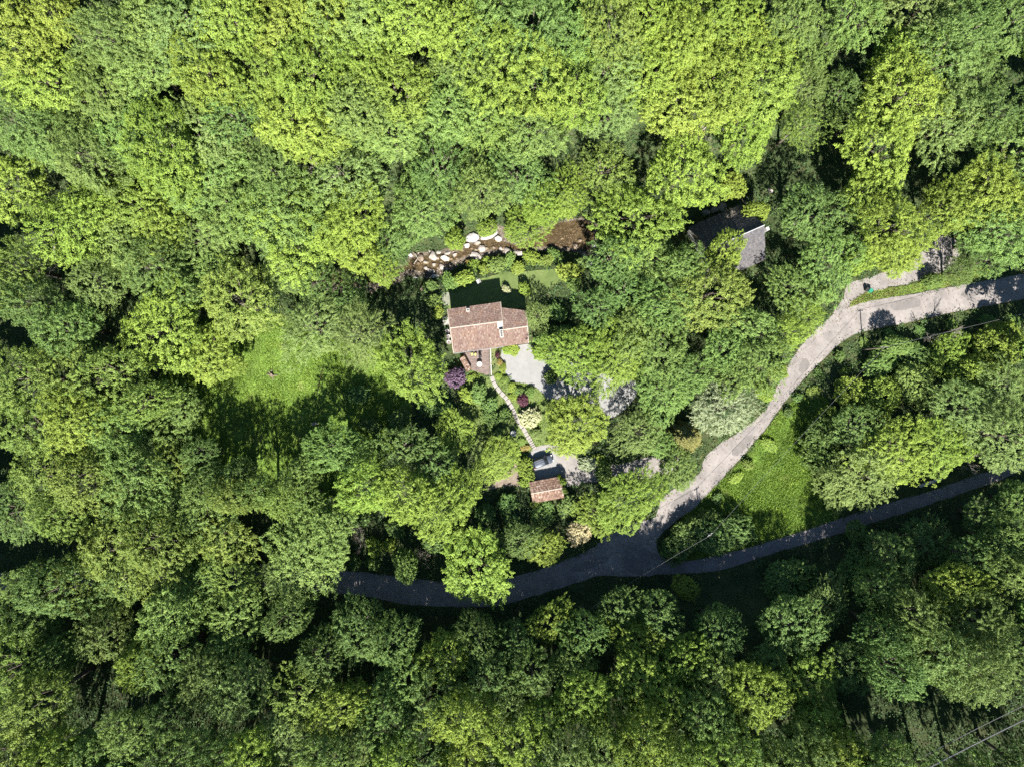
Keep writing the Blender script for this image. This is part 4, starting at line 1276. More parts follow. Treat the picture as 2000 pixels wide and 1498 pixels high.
def zone(px, py):
    if py < 470 - max(0, px - 1350) * .45: return 'wooded slope above the boulder stream', 'trees on the slope above the stream'
    if px > 1200 and py < 900 and py < 560 + max(0, 1720 - px) * .9: return 'wood around the slate house', 'trees around the slate house'
    if px > 1280 and py < 1080 - max(0, px - 1400) * .25: return 'bank between the two roads', 'trees between the two roads'
    if py > 1120: return 'dark hillside above the shaded lane', 'trees on the hillside above the lane'
    if px < 560: return 'wood at the edge of the meadow', 'trees at the edge of the meadow'
    return 'grounds around the tiled house', 'trees around the tiled house'

SIZE = lambda R: 'broad' if R > 6.0 else ('medium-sized' if R > 4.3 else 'small')
FORM = {'broad': 'leafy', 'open': 'open-crowned', 'fine': 'feathery', 'dense': 'bushy', 'conifer': 'conifer', 'shrub': 'bushy', 'bush': 'low bushy'}

def put_tree(base, R, h, kind, label=None, famkey=None, name=None, px=0, py=0, group=None, cat='tree'):
    fk, word = KINDS.get(kind, ('broad', ''))
    fk = famkey or fk
    if fk == 'broad' and R < 3.4: fk = 'dense'
    if h < 5.6 and cat == 'tree' and kind not in 'kct': fk = 'bush'
    R0, h0, cz, cmesh, tmesh = random.choice(FAM[fk])
    s = R / R0 * (.90 if fk == 'shrub' else (.86 if (label is None and (py > 1120 or (py > 500 and px < 700))) else .87))
    sz = min(max(h / h0, s * (.65 if fk not in ('dense', 'bush') else .4)), s * 1.45)
    if fk == 'shrub': sz = h / h0
    zn, zg = zone(px, py)
    root = thing(name or ('conifer_tree' if fk == 'conifer' else 'broadleaf_tree'), base, random.uniform(0, 6.28),
                 label or f'{SIZE(R)} {word} {FORM[fk]} tree on the {zn}', cat, group or zg)
    an_ = random.uniform(.86, 1.16) if fk != 'shrub' else random.uniform(.8, 1.25)
    root.scale = (s * an_, s / an_, sz)
    if cat == 'tree': roots.append((root, kind, R, zg, label is None, px, py, fk))
    t = bpy.data.objects.new('trunk', tmesh); link(t, root)
    c = bpy.data.objects.new('crown', cmesh); link(c, root)
    c.material_slots[0].link = 'OBJECT'; c.material_slots[0].material = LEAF[kind]
    return root

def tree_px(px, py, rpx, kind, h=None, label=None, famkey=None):
    R = rpx / 9.9
    hh = h or (R * 1.55 + 7.0)
    hcr = hh * .72
    for _ in range(2):
        b = at(px, py, hcr)
        R = rpx * (CAMH - (b.z + hcr)) / FPX
    placed.append((b.x, b.y, R, b.z + hcr, px, py, kind))
    put_tree(b, R, hh, kind, label, famkey, px=px, py=py)

# --- trees that can be told apart around the house, yard, meadow and roads
SPEC = [
    (800, 716, 74, 'l', 12, 'round lime green tree between the purple shrub and the meadow'),
    (705, 655, 62, 'p', 12, 'pale feathery tree at the top of the meadow beside the lime tree'),
    (610, 640, 70, 'p', 11, 'wide pale feathery tree overhanging the top of the sunny meadow'),
    (472, 592, 80, 'o', 13, 'broad yellowish olive tree above the meadow, next to the pale trees'),
    (322, 640, 80, 'l', 14, 'broad lime tree above the meadow corner beside the dark gap'),
    (405, 690, 58, 'l', 11, 'lime green tree leaning over the upper meadow edge'),
    (1118, 690, 58, 'l', 9, 'lime green tree overhanging the right side of the white gravel yard'),
    (1205, 698, 62, 'l', 10, 'broad lime green tree over the shaded end of the gravel yard'),
    (1290, 690, 60, 'm', 11, 'mid green tree behind the gravel yard'),
    (1240, 640, 55, 'm', 11, 'mid green tree behind the lime trees of the yard'),
    (1120, 832, 66, 'l', 10, 'large round lime tree between the yard and the parked car'),
    (970, 898, 42, 'y', 5.7, 'yellow-green round tree beside the dirt path'),
    (890, 843, 38, 'y', 6, 'small bright yellow tree in the dark garden beside the big trees'),
    (660, 878, 52, 'm', 15, 'mid green tree standing in the shade at the lower meadow'),
    (592, 922, 42, 'm', 13, 'smaller mid green tree at the lower meadow edge'),
    (720, 955, 60, 'l', 16, 'tall lime tree beside the lower meadow'),
    (802, 965, 64, 'l', 16, 'tall lime tree in the clump opposite the dirt path'),
    (872, 985, 62, 'l', 15, 'rounded fine lime tree at the end of the clump by the dirt path'),
    (780, 880, 58, 'd', 14, 'dark tree in the clump behind the small yellow tree'),
    (852, 912, 50, 'd', 12, 'dark tree between the small yellow tree and the tall limes'),
    (1246, 846, 48, 'p', 8, 'pale olive bushy tree behind the big round lime by the car'),
    (1295, 768, 55, 'm', 10, 'mid green tree beside the silvery tree'),
    (1343, 858, 46, 'k', 10, 'dark olive conifer with drooping tiers beside the road'),
    (1412, 798, 58, 's', 9, 'silvery willow-like tree beside the narrow part of the road'),
    (1388, 574, 76, 'o', 14, 'broad olive lime tree just below the slate roof'),
    (1414, 500, 44, 'l', 11, 'lime green tree covering part of the slate roof'),
    (1132, 1040, 27, 't', 5, 'tan blossoming small tree beside the shaded junction'),
    (1230, 975, 58, 'l', 10, 'lime green tree beside the bright road widening'),
    (1172, 1006, 38, 'l', 5.8, 'smaller lime green tree behind the tan blossoming one'),
    (1318, 912, 44, 'm', 8, 'mid green tree overhanging the bright road widening'),
    (935, 1110, 78, 'l', 13, 'large lime tree hanging over the shaded road'),
    (1015, 1058, 40, 'p', 8, 'pale tree behind the large lime by the shaded road'),
    (1065, 1068, 40, 'l', 6.5, 'lime bushy tree at the shaded road between the pale and tan trees'),
    (790, 1108, 32, 'm', 10, 'small pale-tipped tree poking over the shaded road'),
    (600, 1080, 80, 'm', 15, 'broad mid green tree where the shaded road disappears'),
    (640, 1020, 50, 'm', 14, 'mid green tree above the end of the shaded road'),
    (560, 1130, 55, 'p', 13, 'pale tree where the shaded road disappears'),
    (465, 1130, 58, 'o', 14, None), (440, 1060, 60, 'o', 14, None),
    (1682, 922, 72, 'p', 8, 'wide pale bushy tree above the grassy triangle'), (1640, 948, 48, 'p', 6, 'small pale bushy tree at the edge of the grassy triangle'),
    (1745, 880, 66, 'l', 10, None), (1832, 872, 58, 'l', 8, None), (1948, 850, 78, 'p', 9, 'wide pale bushy tree where the lower lane leaves the grassy bank'),
    (1880, 800, 66, 'p', 8, None), (1965, 755, 58, 'p', 8, None), (1850, 695, 44, 'l', 4, None), (1950, 672, 50, 'l', 4.5, None),
    (1662, 770, 36, 'l', 3.2, None), (1728, 772, 44, 'l', 4.5, None), (1722, 714, 34, 'm', 3, None), (1622, 818, 30, 'l', 3, None), (1790, 745, 45, 'm', 5, None), (1668, 835, 48, 'd', 8, None), (1612, 846, 38, 'd', 5.5, None), (1752, 676, 27, 'm', 6.5, 'small round tree on the bank throwing its shadow across the curving road'),
    (1610, 890, 36, 'm', 4.5, None), (1780, 690, 34, 'd', 3.2, None), (1900, 735, 45, 'l', 5, None),
    (1100, 388, 44, 'l', 11, None), (1640, 178, 40, 'd', 16, None), (1585, 118, 40, 'm', 15, None),
    (1478, 414, 27, 'l', 9, 'loose lime tree behind the ridge of the slate house'),
    (1290, 872, 34, 'm', 7, 'mid green tree roofing the shaded drive beside the conifer'), (1875, 528, 30, 'd', 8, 'dark tree on the grass island beside the bare gravel track'), (1932, 508, 36, 'd', 9, None), (1832, 546, 20, 'm', 5, 'low green bush on the grass island between road and track'),
    (1018, 446, 38, 'l', 7, 'lime tree dipping over the stream between the boulders and the brown pool'), (742, 520, 40, 'l', 10, 'lime tree over the stream above the dark bank'), (690, 548, 34, 'd', 9, None),
    (1752, 500, 48, 'l', 9, 'lime tree overhanging the middle of the side track'), (352, 812, 48, 'm', 12, None), (392, 890, 42, 'd', 14, None), (450, 712, 34, 'l', 8, None), (330, 905, 44, 'o', 14, None),
    (60, 1140, 56, 'm', 15, None), (150, 1128, 54, 'o', 15, None), (232, 1142, 50, 'm', 14, None), (330, 1130, 54, 'o', 15, None), (405, 1128, 50, 'm', 14, None),
    (1435, 1042, 38, 'd', 3.6, None), (1345, 1048, 40, 'd', 4, None), (1398, 1055, 40, 'd', 4, None), (1318, 1072, 28, 'd', 3.5, None), (1385, 1020, 28, 'm', 3, None),
]
for a in SPEC:
    tree_px(*a)
tree_px(1497, 768, 20, 'y', 3.5, 'yellow-green bush tree at the edge of the road bend', 'dense')
tree_px(1524, 722, 20, 'l', 3.5, 'lime bush tree at the edge of the road bend', 'dense')
tree_px(1050, 618, 27, 'p', 6, 'pale bushy tree against the wing of the tiled house')

# --- the woods: crown centre, crown radius in pixels and leaf tone as seen
WOOD = """
20 70 58 y;98 28 50 y;75 150 52 y;160 40 58 m;222 70 52 b;292 40 55 m;370 40 58 p;455 35 55 y;560 55 60 y;625 15 48 y;135 165 55 m;205 190 58 m;292 125 50 m;415 150 50 l;508 145 50 y;600 140 52 l;572 235 58 y;632 272 46 y
40 240 56 b;105 272 58 b;55 318 56 d;170 312 56 b;218 342 48 d;275 240 56 m;392 268 56 p;330 305 56 l;450 225 46 d;532 335 54 p;20 365 42 y;75 392 52 p;40 425 44 b;262 402 48 y;335 382 54 m;322 442 40 y;402 340 52 m;445 402 52 m;470 455 48 p;542 405 56 m;602 382 56 m;600 455 54 l
150 440 48 l;230 470 50 m;390 470 48 b;700 30 55 m;760 70 60 y;800 25 50 y;820 150 55 y;770 170 48 y;720 110 50 l;690 210 52 m;880 60 52 l;905 130 48 b;950 40 58 m;985 110 55 l;940 150 46 l;1040 60 52 b;1085 40 46 b;1120 80 54 m;1130 20 50 o
1190 55 56 o;1180 140 54 p;1235 95 52 l;1290 40 56 l;1275 150 54 l;1340 90 56 l;1395 40 58 l;1450 95 56 l;1480 165 54 y;1500 55 50 m;1550 35 46 m;1390 160 56 l;1330 210 56 y;1405 235 56 y;1460 250 52 l;1300 280 54 y;1240 230 52 m;1195 210 50 p;1120 190 52 l;1060 150 52 l;1010 190 52 l;950 220 50 o;880 215 52 m;820 250 54 p;760 260 50 m
730 330 52 m;680 350 46 p;790 340 54 m;850 330 50 d;900 300 50 m;960 300 52 l;1030 250 50 m;1090 270 46 p;1150 280 50 l;1200 290 48 b;1240 340 46 d;1010 340 46 b;940 370 48 m;880 390 50 m;820 410 52 m;750 410 50 l;690 430 50 l;1000 400 46 m;1060 400 50 l;1110 360 44 y;1150 370 44 p;1180 330 42 o
880 450 46 l;830 460 42 m;760 480 40 b;700 490 40 l;640 500 42 m;950 425 32 l;1010 440 34 y;1050 420 30 y;1340 330 54 l;1400 320 54 l;1450 345 50 l;1370 385 40 l;1300 380 50 l;1240 420 48 l;1300 450 50 m;1260 500 50 m;1330 520 44 m;1200 510 44 d;1220 570 44 d;1170 600 44 d;1120 590 40 d;1330 620 44 m;1280 600 44 m
1580 165 44 b;1565 240 44 o;1540 300 40 o;1600 190 40 d;1760 120 58 l;1710 185 52 l;1760 190 50 l;1690 220 46 m;1725 290 52 l;1680 320 46 l;1650 370 46 m;1700 370 48 l;1760 330 46 d;1800 230 46 o;1850 240 44 p;1730 40 52 p;1790 30 50 p;1665 30 50 m;1610 40 44 m;1880 60 58 b;1945 125 60 b;1985 40 55 b;1890 150 54 b;1830 110 50 d;1985 200 50 b
1930 230 50 d;1985 300 48 m;1890 330 50 p;1930 380 50 l;1850 410 52 l;1790 400 48 l;1745 440 50 l;1690 460 50 l;1630 440 48 m;1580 420 46 d;1560 470 42 d;1620 500 46 m;1680 510 40 l;1730 500 42 l;1790 470 46 m;1840 470 36 m;1960 450 48 m;1910 470 42 d;1985 520 44 m;1940 500 40 d
1550 560 44 m;1510 590 46 m;1570 610 46 l;1620 570 36 m;1590 650 34 l;1530 650 46 l;1470 640 48 m;1420 680 48 m;1480 700 44 m;1380 690 44 m;1340 730 40 m;1440 740 36 m;1550 670 36 l
30 520 50 o;90 500 44 o;60 590 50 d;30 640 50 d;130 570 52 b;190 560 52 p;240 530 50 b;300 520 52 b;360 520 50 p;350 570 44 m;210 620 46 d;140 640 50 m;420 520 40 m;560 520 44 b;620 550 40 d;690 590 36 d
45 740 62 o;135 735 62 o;215 725 56 o;65 835 62 o;150 830 62 l;230 850 54 m;85 930 60 o;175 935 60 o;260 930 52 m;335 985 50 m;30 1000 50 d;120 1010 48 o;290 780 40 o;395 1010 48 m;290 870 42 d
215 1075 56 o;310 1065 58 o;385 1090 52 o;40 1110 58 m;110 1150 52 d;45 1200 58 m;120 1240 44 b;205 1235 52 p;275 1190 48 m;340 1190 52 m;400 1210 48 d;460 1200 46 m;250 1310 48 l;190 1330 44 l;330 1290 48 d;400 1330 54 p;470 1340 54 p;530 1350 48 p;440 1270 44 m;510 1240 46 d;560 1210 44 d
30 1300 52 o;80 1370 52 o;30 1440 50 o;120 1440 50 m;200 1430 46 d;260 1440 46 m;330 1400 44 d;100 1290 44 m;620 1280 50 d;600 1360 50 o;540 1440 50 p;610 1440 48 l;670 1380 46 l;680 1290 44 d;730 1320 44 m;700 1230 44 d
640 1210 40 d;770 1250 44 d;790 1330 46 m;760 1400 48 m;720 1460 48 m;830 1440 50 l;870 1285 44 l;850 1370 46 d;910 1400 50 l;960 1320 46 d;930 1240 44 d;990 1390 50 p;1000 1460 46 l;1060 1410 46 l;1040 1320 42 d;1075 1222 40 l;1010 1250 42 d
1120 1300 42 m;1140 1370 46 l;1120 1450 50 l;1190 1420 46 l;1170 1310 40 d;1150 1230 40 d;1240 1255 44 l;1210 1190 36 d;1280 1200 42 d;1250 1340 48 l;1310 1370 48 l;1260 1440 48 l;1330 1290 46 l;1340 1210 42 d;1340 1150 26 l;1380 1420 50 m
1400 1330 46 m;1440 1290 44 l;1400 1230 42 d;1460 1210 44 d;1470 1360 48 l;1450 1440 48 l;1520 1300 46 m;1520 1400 50 l;1530 1210 46 d;1540 1140 42 d;1600 1130 42 d;1590 1220 44 m;1610 1180 44 p;1580 1340 50 l;1600 1420 50 l;1660 1300 46 d;1650 1380 52 p;1700 1430 42 l
1660 1175 46 p;1680 1120 44 d;1740 1160 50 b;1740 1090 44 d;1800 1130 52 l;1860 1150 46 l;1800 1060 44 d;1700 1050 40 d;1640 1080 38 d;1730 1240 46 d;1790 1210 46 b;1830 1280 56 p;1900 1300 58 p;1965 1330 56 p;1900 1220 50 b;1960 1200 50 m;1900 1090 46 d
1960 1060 54 m;1980 980 50 m;1920 1010 42 d;1850 1040 44 d;1985 1130 48 m;1740 1310 46 d;1960 1260 46 p;1640 1470 46 l;1940 1460 44 d;1870 1480 40 d;1985 1440 44 d;20 1492 50 o;88 1492 50 l;156 1492 50 m;224 1492 50 o;292 1492 50 p;360 1492 50 m;428 1492 50 d;496 1492 50 l;564 1492 50 o;632 1492 50 m;700 1492 50 p;768 1492 50 l;836 1492 50 d;904 1492 50 l;972 1492 50 m;1040 1492 50 l;1108 1492 50 p;1176 1492 50 m;1244 1492 50 l;1312 1492 50 o;1380 1492 50 l;1448 1492 50 m;1516 1492 50 m;1584 1492 50 p;1652 1492 50 l;1720 1492 50 m
"""
# what the photo shows uncovered: no crown of the woods may hide it
CLEAR = []
for poly in (PX['road_upper'], PX['road_lower'], PX['track'], PX['yard'], PX['lawn'], PX['triangle'],
             [(1040, 880), (1090, 870), (1150, 910), (1130, 940), (1040, 945)], [(700, 1118), (1000, 1120), (1250, 1030), (1280, 1120), (1000, 1175), (700, 1160)],
             [(800, 500), (880, 488), (920, 450), (985, 446), (1015, 485), (1035, 474), (1060, 450), (1140, 430), (1150, 490), (1000, 500), (900, 520), (840, 545)],
             [(1347, 440), (1493, 440), (1525, 492), (1465, 530), (1440, 470), (1385, 490)], [(872, 600), (980, 588), (1035, 605), (1035, 672), (890, 690)],
             [(470, 700), (740, 690), (760, 760), (600, 930), (430, 920), (400, 800)], [(1560, 300), (1640, 240), (1660, 260), (1490, 390), (1470, 370)], [(1800, 1440), (2000, 1360), (2000, 1430), (1850, 1498), (1790, 1490)], [(1600, 90), (1680, 95), (1690, 140), (1630, 150)]):
    a_ = np.array(poly, float)
    gx_, gy_ = np.meshgrid(np.arange(a_[:, 0].min(), a_[:, 0].max(), 8), np.arange(a_[:, 1].min(), a_[:, 1].max(), 8))
    gx_, gy_ = gx_.ravel(), gy_.ravel()
    m_ = inpoly(poly, gx_, gy_) & (gx_ < 2000)
    CLEAR.append(np.stack([gx_[m_], gy_[m_]], 1))
CLEAR = np.concatenate(CLEAR)
rows = [r_.split() for r_ in WOOD.replace('\n', ';').split(';') if len(r_.split()) == 4]
random.Random(4).shuffle(rows)
taken = [(q[4], q[5], 40) for q in placed]
nw = 0
for f in rows:
    px, py, rp = (float(x) for x in f[:3])
    south = py > 1120
    forest = py < 470 or south or px < 320
    gapd = 66 if forest else 54
    rp *= (1.36 if py < 480 else (1.22 if forest else 1.12)) * random.uniform(.85, 1.2)
    dm = np.hypot(CLEAR[:, 0] - px, CLEAR[:, 1] - py).min()
    if dm < 24: continue
    rp = min(rp, dm - 7)
    if 1545 < px < 1650 and 1060 < py < 1175: continue
    if any(math.hypot(px - q[0], py - q[1]) < (gapd if q[2] > 41 else 40) for q in taken): continue
    taken.append((px, py, rp))
    nw += 1
    hh = (18 if south else 16.5) * random.uniform(.82, 1.2) if forest else 11 * random.uniform(.85, 1.2)
    if 1470 < px < 1740 and 1290 < py < 1430: hh = 9 if py < 1340 else 11
    if 1270 < px < 1700 and 1080 < py < 1300: hh = (8 if py < 1180 else 15) if px < 1450 else (4.5 if py < 1180 else (6.5 if py < 1240 else 8.5))
    tree_px(px, py, rp, f[3], hh, None, ('bush' if hh < 5.6 else 'dense') if rp < 30 else None)
# tall open trees whose shadows stripe the meadow
for a in ((365, 972, 44, 'm', 25, None), (425, 985, 46, 'o', 26, None), (478, 968, 42, 'm', 26, None), (530, 985, 44, 'o', 25, None), (580, 985, 40, 'm', 23, None), (445, 930, 34, 'd', 20, None), (400, 940, 36, 'd', 21, None)):
    tree_px(*a, 'open')
for a in ((1800, 1570, 52, 'd', 18, None), (1870, 1558, 55, 'd', 18, None), (1940, 1545, 52, 'm', 18, None), (2015, 1515, 50, 'd', 18, None), (1720, 1530, 46, 'm', 16, None)):
    tree_px(*a)
print('trees', len(placed))

AN = lambda w: ('an ' if w[0] in 'aeiou' else 'a ') + w
used_labels = set()
for root, kind, R, zg, auto, px, py, fk in roots:
    if not auto: continue
    near = sorted((q for q in roots if q[0] is not root), key=lambda q: (q[5] - px) ** 2 + (q[6] - py) ** 2)
    tones = []
    for q in near[:7]:
        if TONE[q[1]] not in tones: tones.append(TONE[q[1]])
    pairs = [(u, v_) for i_, u in enumerate(tones) for v_ in tones[i_ + 1:]] or [(tones[0], None)]
    for u, v_ in pairs:
        lab = f"{SIZE(R)} {TONE[kind]} {FORM[fk]} tree beside " + (f"{AN(u)} and {AN(v_)} one" if v_ else f"{AN(u)} one") + f" {ZSHORT[zg]}"
        if lab not in used_labels: break
    used_labels.add(lab)
    root['label'] = lab

# the wood goes on outside the frame, as one mass, so that its shade falls in
cand = np.random.default_rng(3)
PPs, TTs, pts_ = [], [], []
lob = lobes_broad(6.2, 9.0, 9, np.random.default_rng(8))
for _ in range(4000):
    px, py = cand.uniform(-170, 2170), cand.uniform(-130, 1660)
    if -45 < px < 2045 and -45 < py < 1543: continue
    if px > 1950 and (500 < py < 640 or 780 < py < 960): continue
    b = at(px, py, 12) if len(pts_) < 1 or min((px - q[0]) ** 2 + (py - q[1]) ** 2 for q in pts_) > 78 ** 2 else None
    if b is None: continue
    pts_.append((px, py))
    m = 2600
    li = cand.integers(0, len(lob), m)
    D = cand.normal(0, 1, (m, 3)); D /= np.linalg.norm(D, axis=1, keepdims=True); D[:, 2] = np.abs(D[:, 2]) * 1.2 - .2
    cs_ = np.array([q[0] for q in lob])[li]; ss_ = np.array([q[1] for q in lob])[li]
    an = cand.uniform(0, 6.28); ca_, sa_ = math.cos(an), math.sin(an)
    Q = cs_ + D * ss_ * cand.uniform(.8, 1.08, (m, 1))
    Q = np.stack([Q[:, 0] * ca_ - Q[:, 1] * sa_, Q[:, 0] * sa_ + Q[:, 1] * ca_, Q[:, 2]], 1) + np.array([b.x, b.y, b.z + 12])
    PPs.append(np.concatenate([Q, D + np.array([0, 0, .4])], 1)); TTs.append(np.full(m, cand.uniform(.1, .8)))
PP = np.concatenate(PPs)
V, F = quads(PP[:, :3], PP[:, 3:], .6, .75, cand)
tag(link(bpy.data.objects.new('outlying_wood', raw_mesh('outlying_wood', V, F, LEAF['m'], np.concatenate(TTs)))), 'mass of woodland crowns continuing beyond the wooded slopes', 'wood', kind='stuff')
print('margin', len(pts_), 'tree things', len(roots))

# --- dead and bare trees
def bare(px, py, s, k, label, rz=None):
    p = at(px, py, 6 * s)
    o = thing('bare_tree', p, random.uniform(0, 6.28) if rz is None else rz, label, 'tree', 'bare trees')
    o.scale = (s, s, s)
    b = bpy.data.objects.new('branches', BARE[k]); link(b, o)
for a in ((703, 1040, .75, 0, 'leafless pale tree in the dark gap beside the tall limes'), (705, 1062, .6, 1, 'smaller leafless tree beside another in the dark gap'), (828, 1088, .6, 1, 'dry brown leafless tree behind the small tree at the shaded road'),
          (1440, 432, .8, 2, 'leafless brown tree spreading over the shaded slate roof'), (1470, 428, .75, 0, 'leafless tree behind the ridge of the slate house'), (1125, 205, 1.5, 2, 'bare grey branches showing through the slope canopy near its crest'),
          (655, 345, 1.6, 0, 'bare whitish branches above the canopy beside the yellow trees'), (1190, 60, 1.7, 1, 'bare branching treetop among the olive trees on the slope'), (1345, 265, 1.7, 0, 'bare branches among the yellow-green trees near the gully'),
          (75, 490, 1.4, 1, 'bare brown tree beside the dark gap above the meadow wood'), (1900, 900, .8, 1, 'leafless grey branches by the lower lane parapet'), (1830, 905, .7, 2, 'low leafless branches overhanging the lower lane parapet'),
          (1846, 652, .85, 2, 'leafless tree on the bank casting twiggy shadows over the curving road'),
          (1890, 1085, .9, 0, 'fallen-looking bare branches in the dark wood beside the lower lane'), (255, 758, 1.3, 2, 'bare limbs sticking out of the olive wood beside the meadow')):
    bare(*a)

# --- shrubs of the garden
def shrub(px, py, rp, kind, label, h=None, grp='garden shrubs', name='garden_shrub'):
    R = rp / 9.5; hh = h or R * 1.35
    p = at(px, py, hh * .5)
    placed.append((p.x, p.y, R, p.z + hh, px, py, 'x'))
    put_tree(p, R, hh, kind, label, 'shrub', name, px, py, grp, 'shrub')
for a in ((890, 736, 20, 'u', 'purple-leaved shrub beside the deck', 3.0), (1022, 783, 12, 'r', 'dark red shrub beside the cream one along the stepped path', 1.8), (1034, 818, 21, 'c', 'cream variegated shrub between the stepped path and the round lime', 2.2),
          (1048, 846, 11, 'p', 'spiky pale grass clump beside the lower steps', 1.2), (1027, 905, 14, 'l', 'clipped green hedge shrub beside the parking, path side', 2.4), (1027, 922, 15, 'l', 'clipped green hedge shrub beside the parking, middle', 2.4), (1028, 940, 14, 'l', 'clipped green hedge shrub touching the shed corner', 2.2),
          (1076, 738, 14, 'd', 'dark round shrub standing in the shaded gravel', 2.2), (1112, 532, 21, 'y', 'large yellow-green shrub at the end of the lawn', 2.6), (1026, 566, 14, 'l', 'round green shrub on the lawn casting its own shadow', 2.2), (990, 567, 9, 'c', 'small pale flowering shrub at the edge of the house shadow', 1.2),
          (992, 685, 10, 'l', 'low green shrub against the wing of the house, deck side', .9), (1003, 683, 11, 'l', 'low green shrub against the wing of the house, middle', .9), (983, 718, 8, 'y', 'yellow shrub at the edge of the white gravel', 1.1), (977, 708, 7, 'a', 'amber flowering plant between turf strip and gravel', .9),
          (972, 694, 5, 'r', 'small dark red plant beside the turf strip', 1.0), (985, 742, 8, 'o', 'olive plant by the gravel edge and the top of the steps', .8), (975, 736, 8, 'l', 'low lime plant at the top of the steps', .5), (1000, 756, 10, 'l', 'lime shrub beside the upper steps', .9), (1015, 765, 10, 'm', 'mid green shrub below the white gravel', 1.0),
          (1035, 768, 11, 'm', 'mid green shrub below the white gravel touching its shade', 1.2), (1000, 775, 8, 'l', 'lime plant between steps and dark red shrub', .7), (935, 770, 20, 'b', 'bluish shrub below the deck', 2.6), (915, 775, 18, 'l', 'lime shrub below the deck beside the purple one', 2.2), (925, 738, 10, 'l', 'low lime shrub under the deck edge', .8),
          (955, 790, 18, 'd', 'dark shrub along the upper steps', 2.6), (960, 815, 18, 'd', 'dark shrub halfway along the steps', 2.6), (985, 810, 14, 'm', 'green shrub beside the middle steps', 1.6), (990, 865, 12, 'o', 'olive plant beside the lower steps', .9), (1005, 880, 12, 'l', 'lime plant between lower steps and dirt path', .8), (1018, 862, 9, 'o', 'small olive plant touching the lower steps', .7),
          (1025, 875, 8, 'a', 'amber plant at the foot of the steps', .6), (975, 850, 16, 'm', 'green shrub behind the white garden table', 2.0), (935, 545, 0, 'l', '', 1),
          (905, 545, 18, 'l', 'lime shrub between the stream and the house shadow', 1.8), (880, 552, 16, 'm', 'green shrub on the stream bank above the paving', 1.8), (925, 520, 14, 'l', 'lime shrub on the near stream bank', 1.5), (945, 528, 12, 'y', 'yellowish shrub on the near stream bank', 1.2), (918, 515, 8, 'a', 'amber shrub on the near stream bank', 1.2),
          (970, 520, 18, 'm', 'green shrub on the bank between lawn and stream', 2.0), (995, 508, 16, 'm', 'green shrub below the pale stream stones', 1.8), (1012, 522, 14, 'l', 'lime shrub on the lawn edge facing the stream', 1.4), (1040, 505, 16, 'l', 'lime shrub beside the brown pool', 1.6), (1065, 510, 14, 'o', 'olive shrub below the brown pool', 1.4), (1085, 500, 14, 'm', 'green shrub between brown pool and lawn', 1.6),
          (955, 512, 12, 'l', 'lime shrub next to the pale bank boulder', 1.4), (1120, 555, 14, 'm', 'green shrub beside the large yellow-green one', 2.0), (1135, 515, 14, 'p', 'pale shrub beside the stony end of the pool', 1.6), (855, 612, 12, 'y', 'yellow shrub beside the house gable', 2.0), (848, 588, 14, 'm', 'green shrub beside the mossy paving', 2.0), (838, 560, 14, 'd', 'dark shrub above the mossy paving', 2.0),
          (1060, 660, 14, 'm', 'green shrub at the corner of the house wing', 2.0), (1055, 690, 14, 'l', 'lime shrub overhanging the top of the gravel yard', 2.0), (1150, 905, 18, 's', 'silvery low shrub beside the grey gravel drive', 1.4), (1170, 900, 14, 'l', 'lime low shrub beside the grey gravel drive', 1.2), (1098, 940, 8, 'o', 'olive creeper climbing over the shed end', 3.2), (1092, 932, 6, 'l', 'lime creeper hanging at the shed corner', 2.8),
          (1100, 955, 8, 'm', 'green creeper against the shed gable', 3.0), (1045, 985, 10, 'o', 'olive shrub behind the shed corner', 2.4), (1070, 985, 14, 'd', 'dark shrub behind the shed', 2.3)):
    if a[2] > 0:
        shrub(a[0], a[1], a[2], a[3], a[4], a[5])
for i, (px, py, rp, k_) in enumerate(((730, 1070, 18, 'l'), (760, 1065, 14, 'l'), (730, 1100, 14, 'm'), (690, 1095, 16, 'd'), (850, 1060, 22, 'd'), (890, 1050, 24, 'd'), (770, 1030, 20, 'd'), (700, 1010, 20, 'd'), (950, 1000, 20, 'd'), (990, 985, 22, 'd'),
                                      (1000, 1020, 22, 'd'), (1060, 1010, 22, 'm'), (1110, 985, 22, 'd'), (1180, 925, 18, 'm'), (700, 770, 20, 'd'), (780, 820, 22, 'd'), (720, 830, 18, 'd'), (840, 790, 24, 'd'), (870, 800, 22, 'd'),
                                      (1080, 650, 16, 'd'), (1090, 610, 20, 'd'), (1110, 650, 18, 'd'), (1230, 610, 20, 'd'))):
    shrub(px, py, rp, k_, 'dark understorey shrub in the shade between the garden trees' if k_ == 'd' else 'lighter understorey shrub in the shade between the garden trees', 2.6, 'understorey shrubs', 'understorey_shrub')
for i, (px, py) in enumerate(((1440, 925), (1400, 965), (1375, 1000), (1460, 900), (1500, 860), (1540, 800), (1560, 770), (1600, 725), (1640, 690), (1690, 665), (1740, 650), (1800, 645), (1860, 630), (1930, 620),
                              (1590, 760), (1650, 720), (1700, 740), (1750, 720), (1820, 700), (1870, 650), (1920, 690), (1980, 620))):
    shrub(px, py + 6, random.uniform(8, 15), random.choice('lmmod'), 'low wild shrub on the grassy bank beside the curving road', random.uniform(.7, 1.6), 'wild shrubs on the road bank', 'wild_shrub')

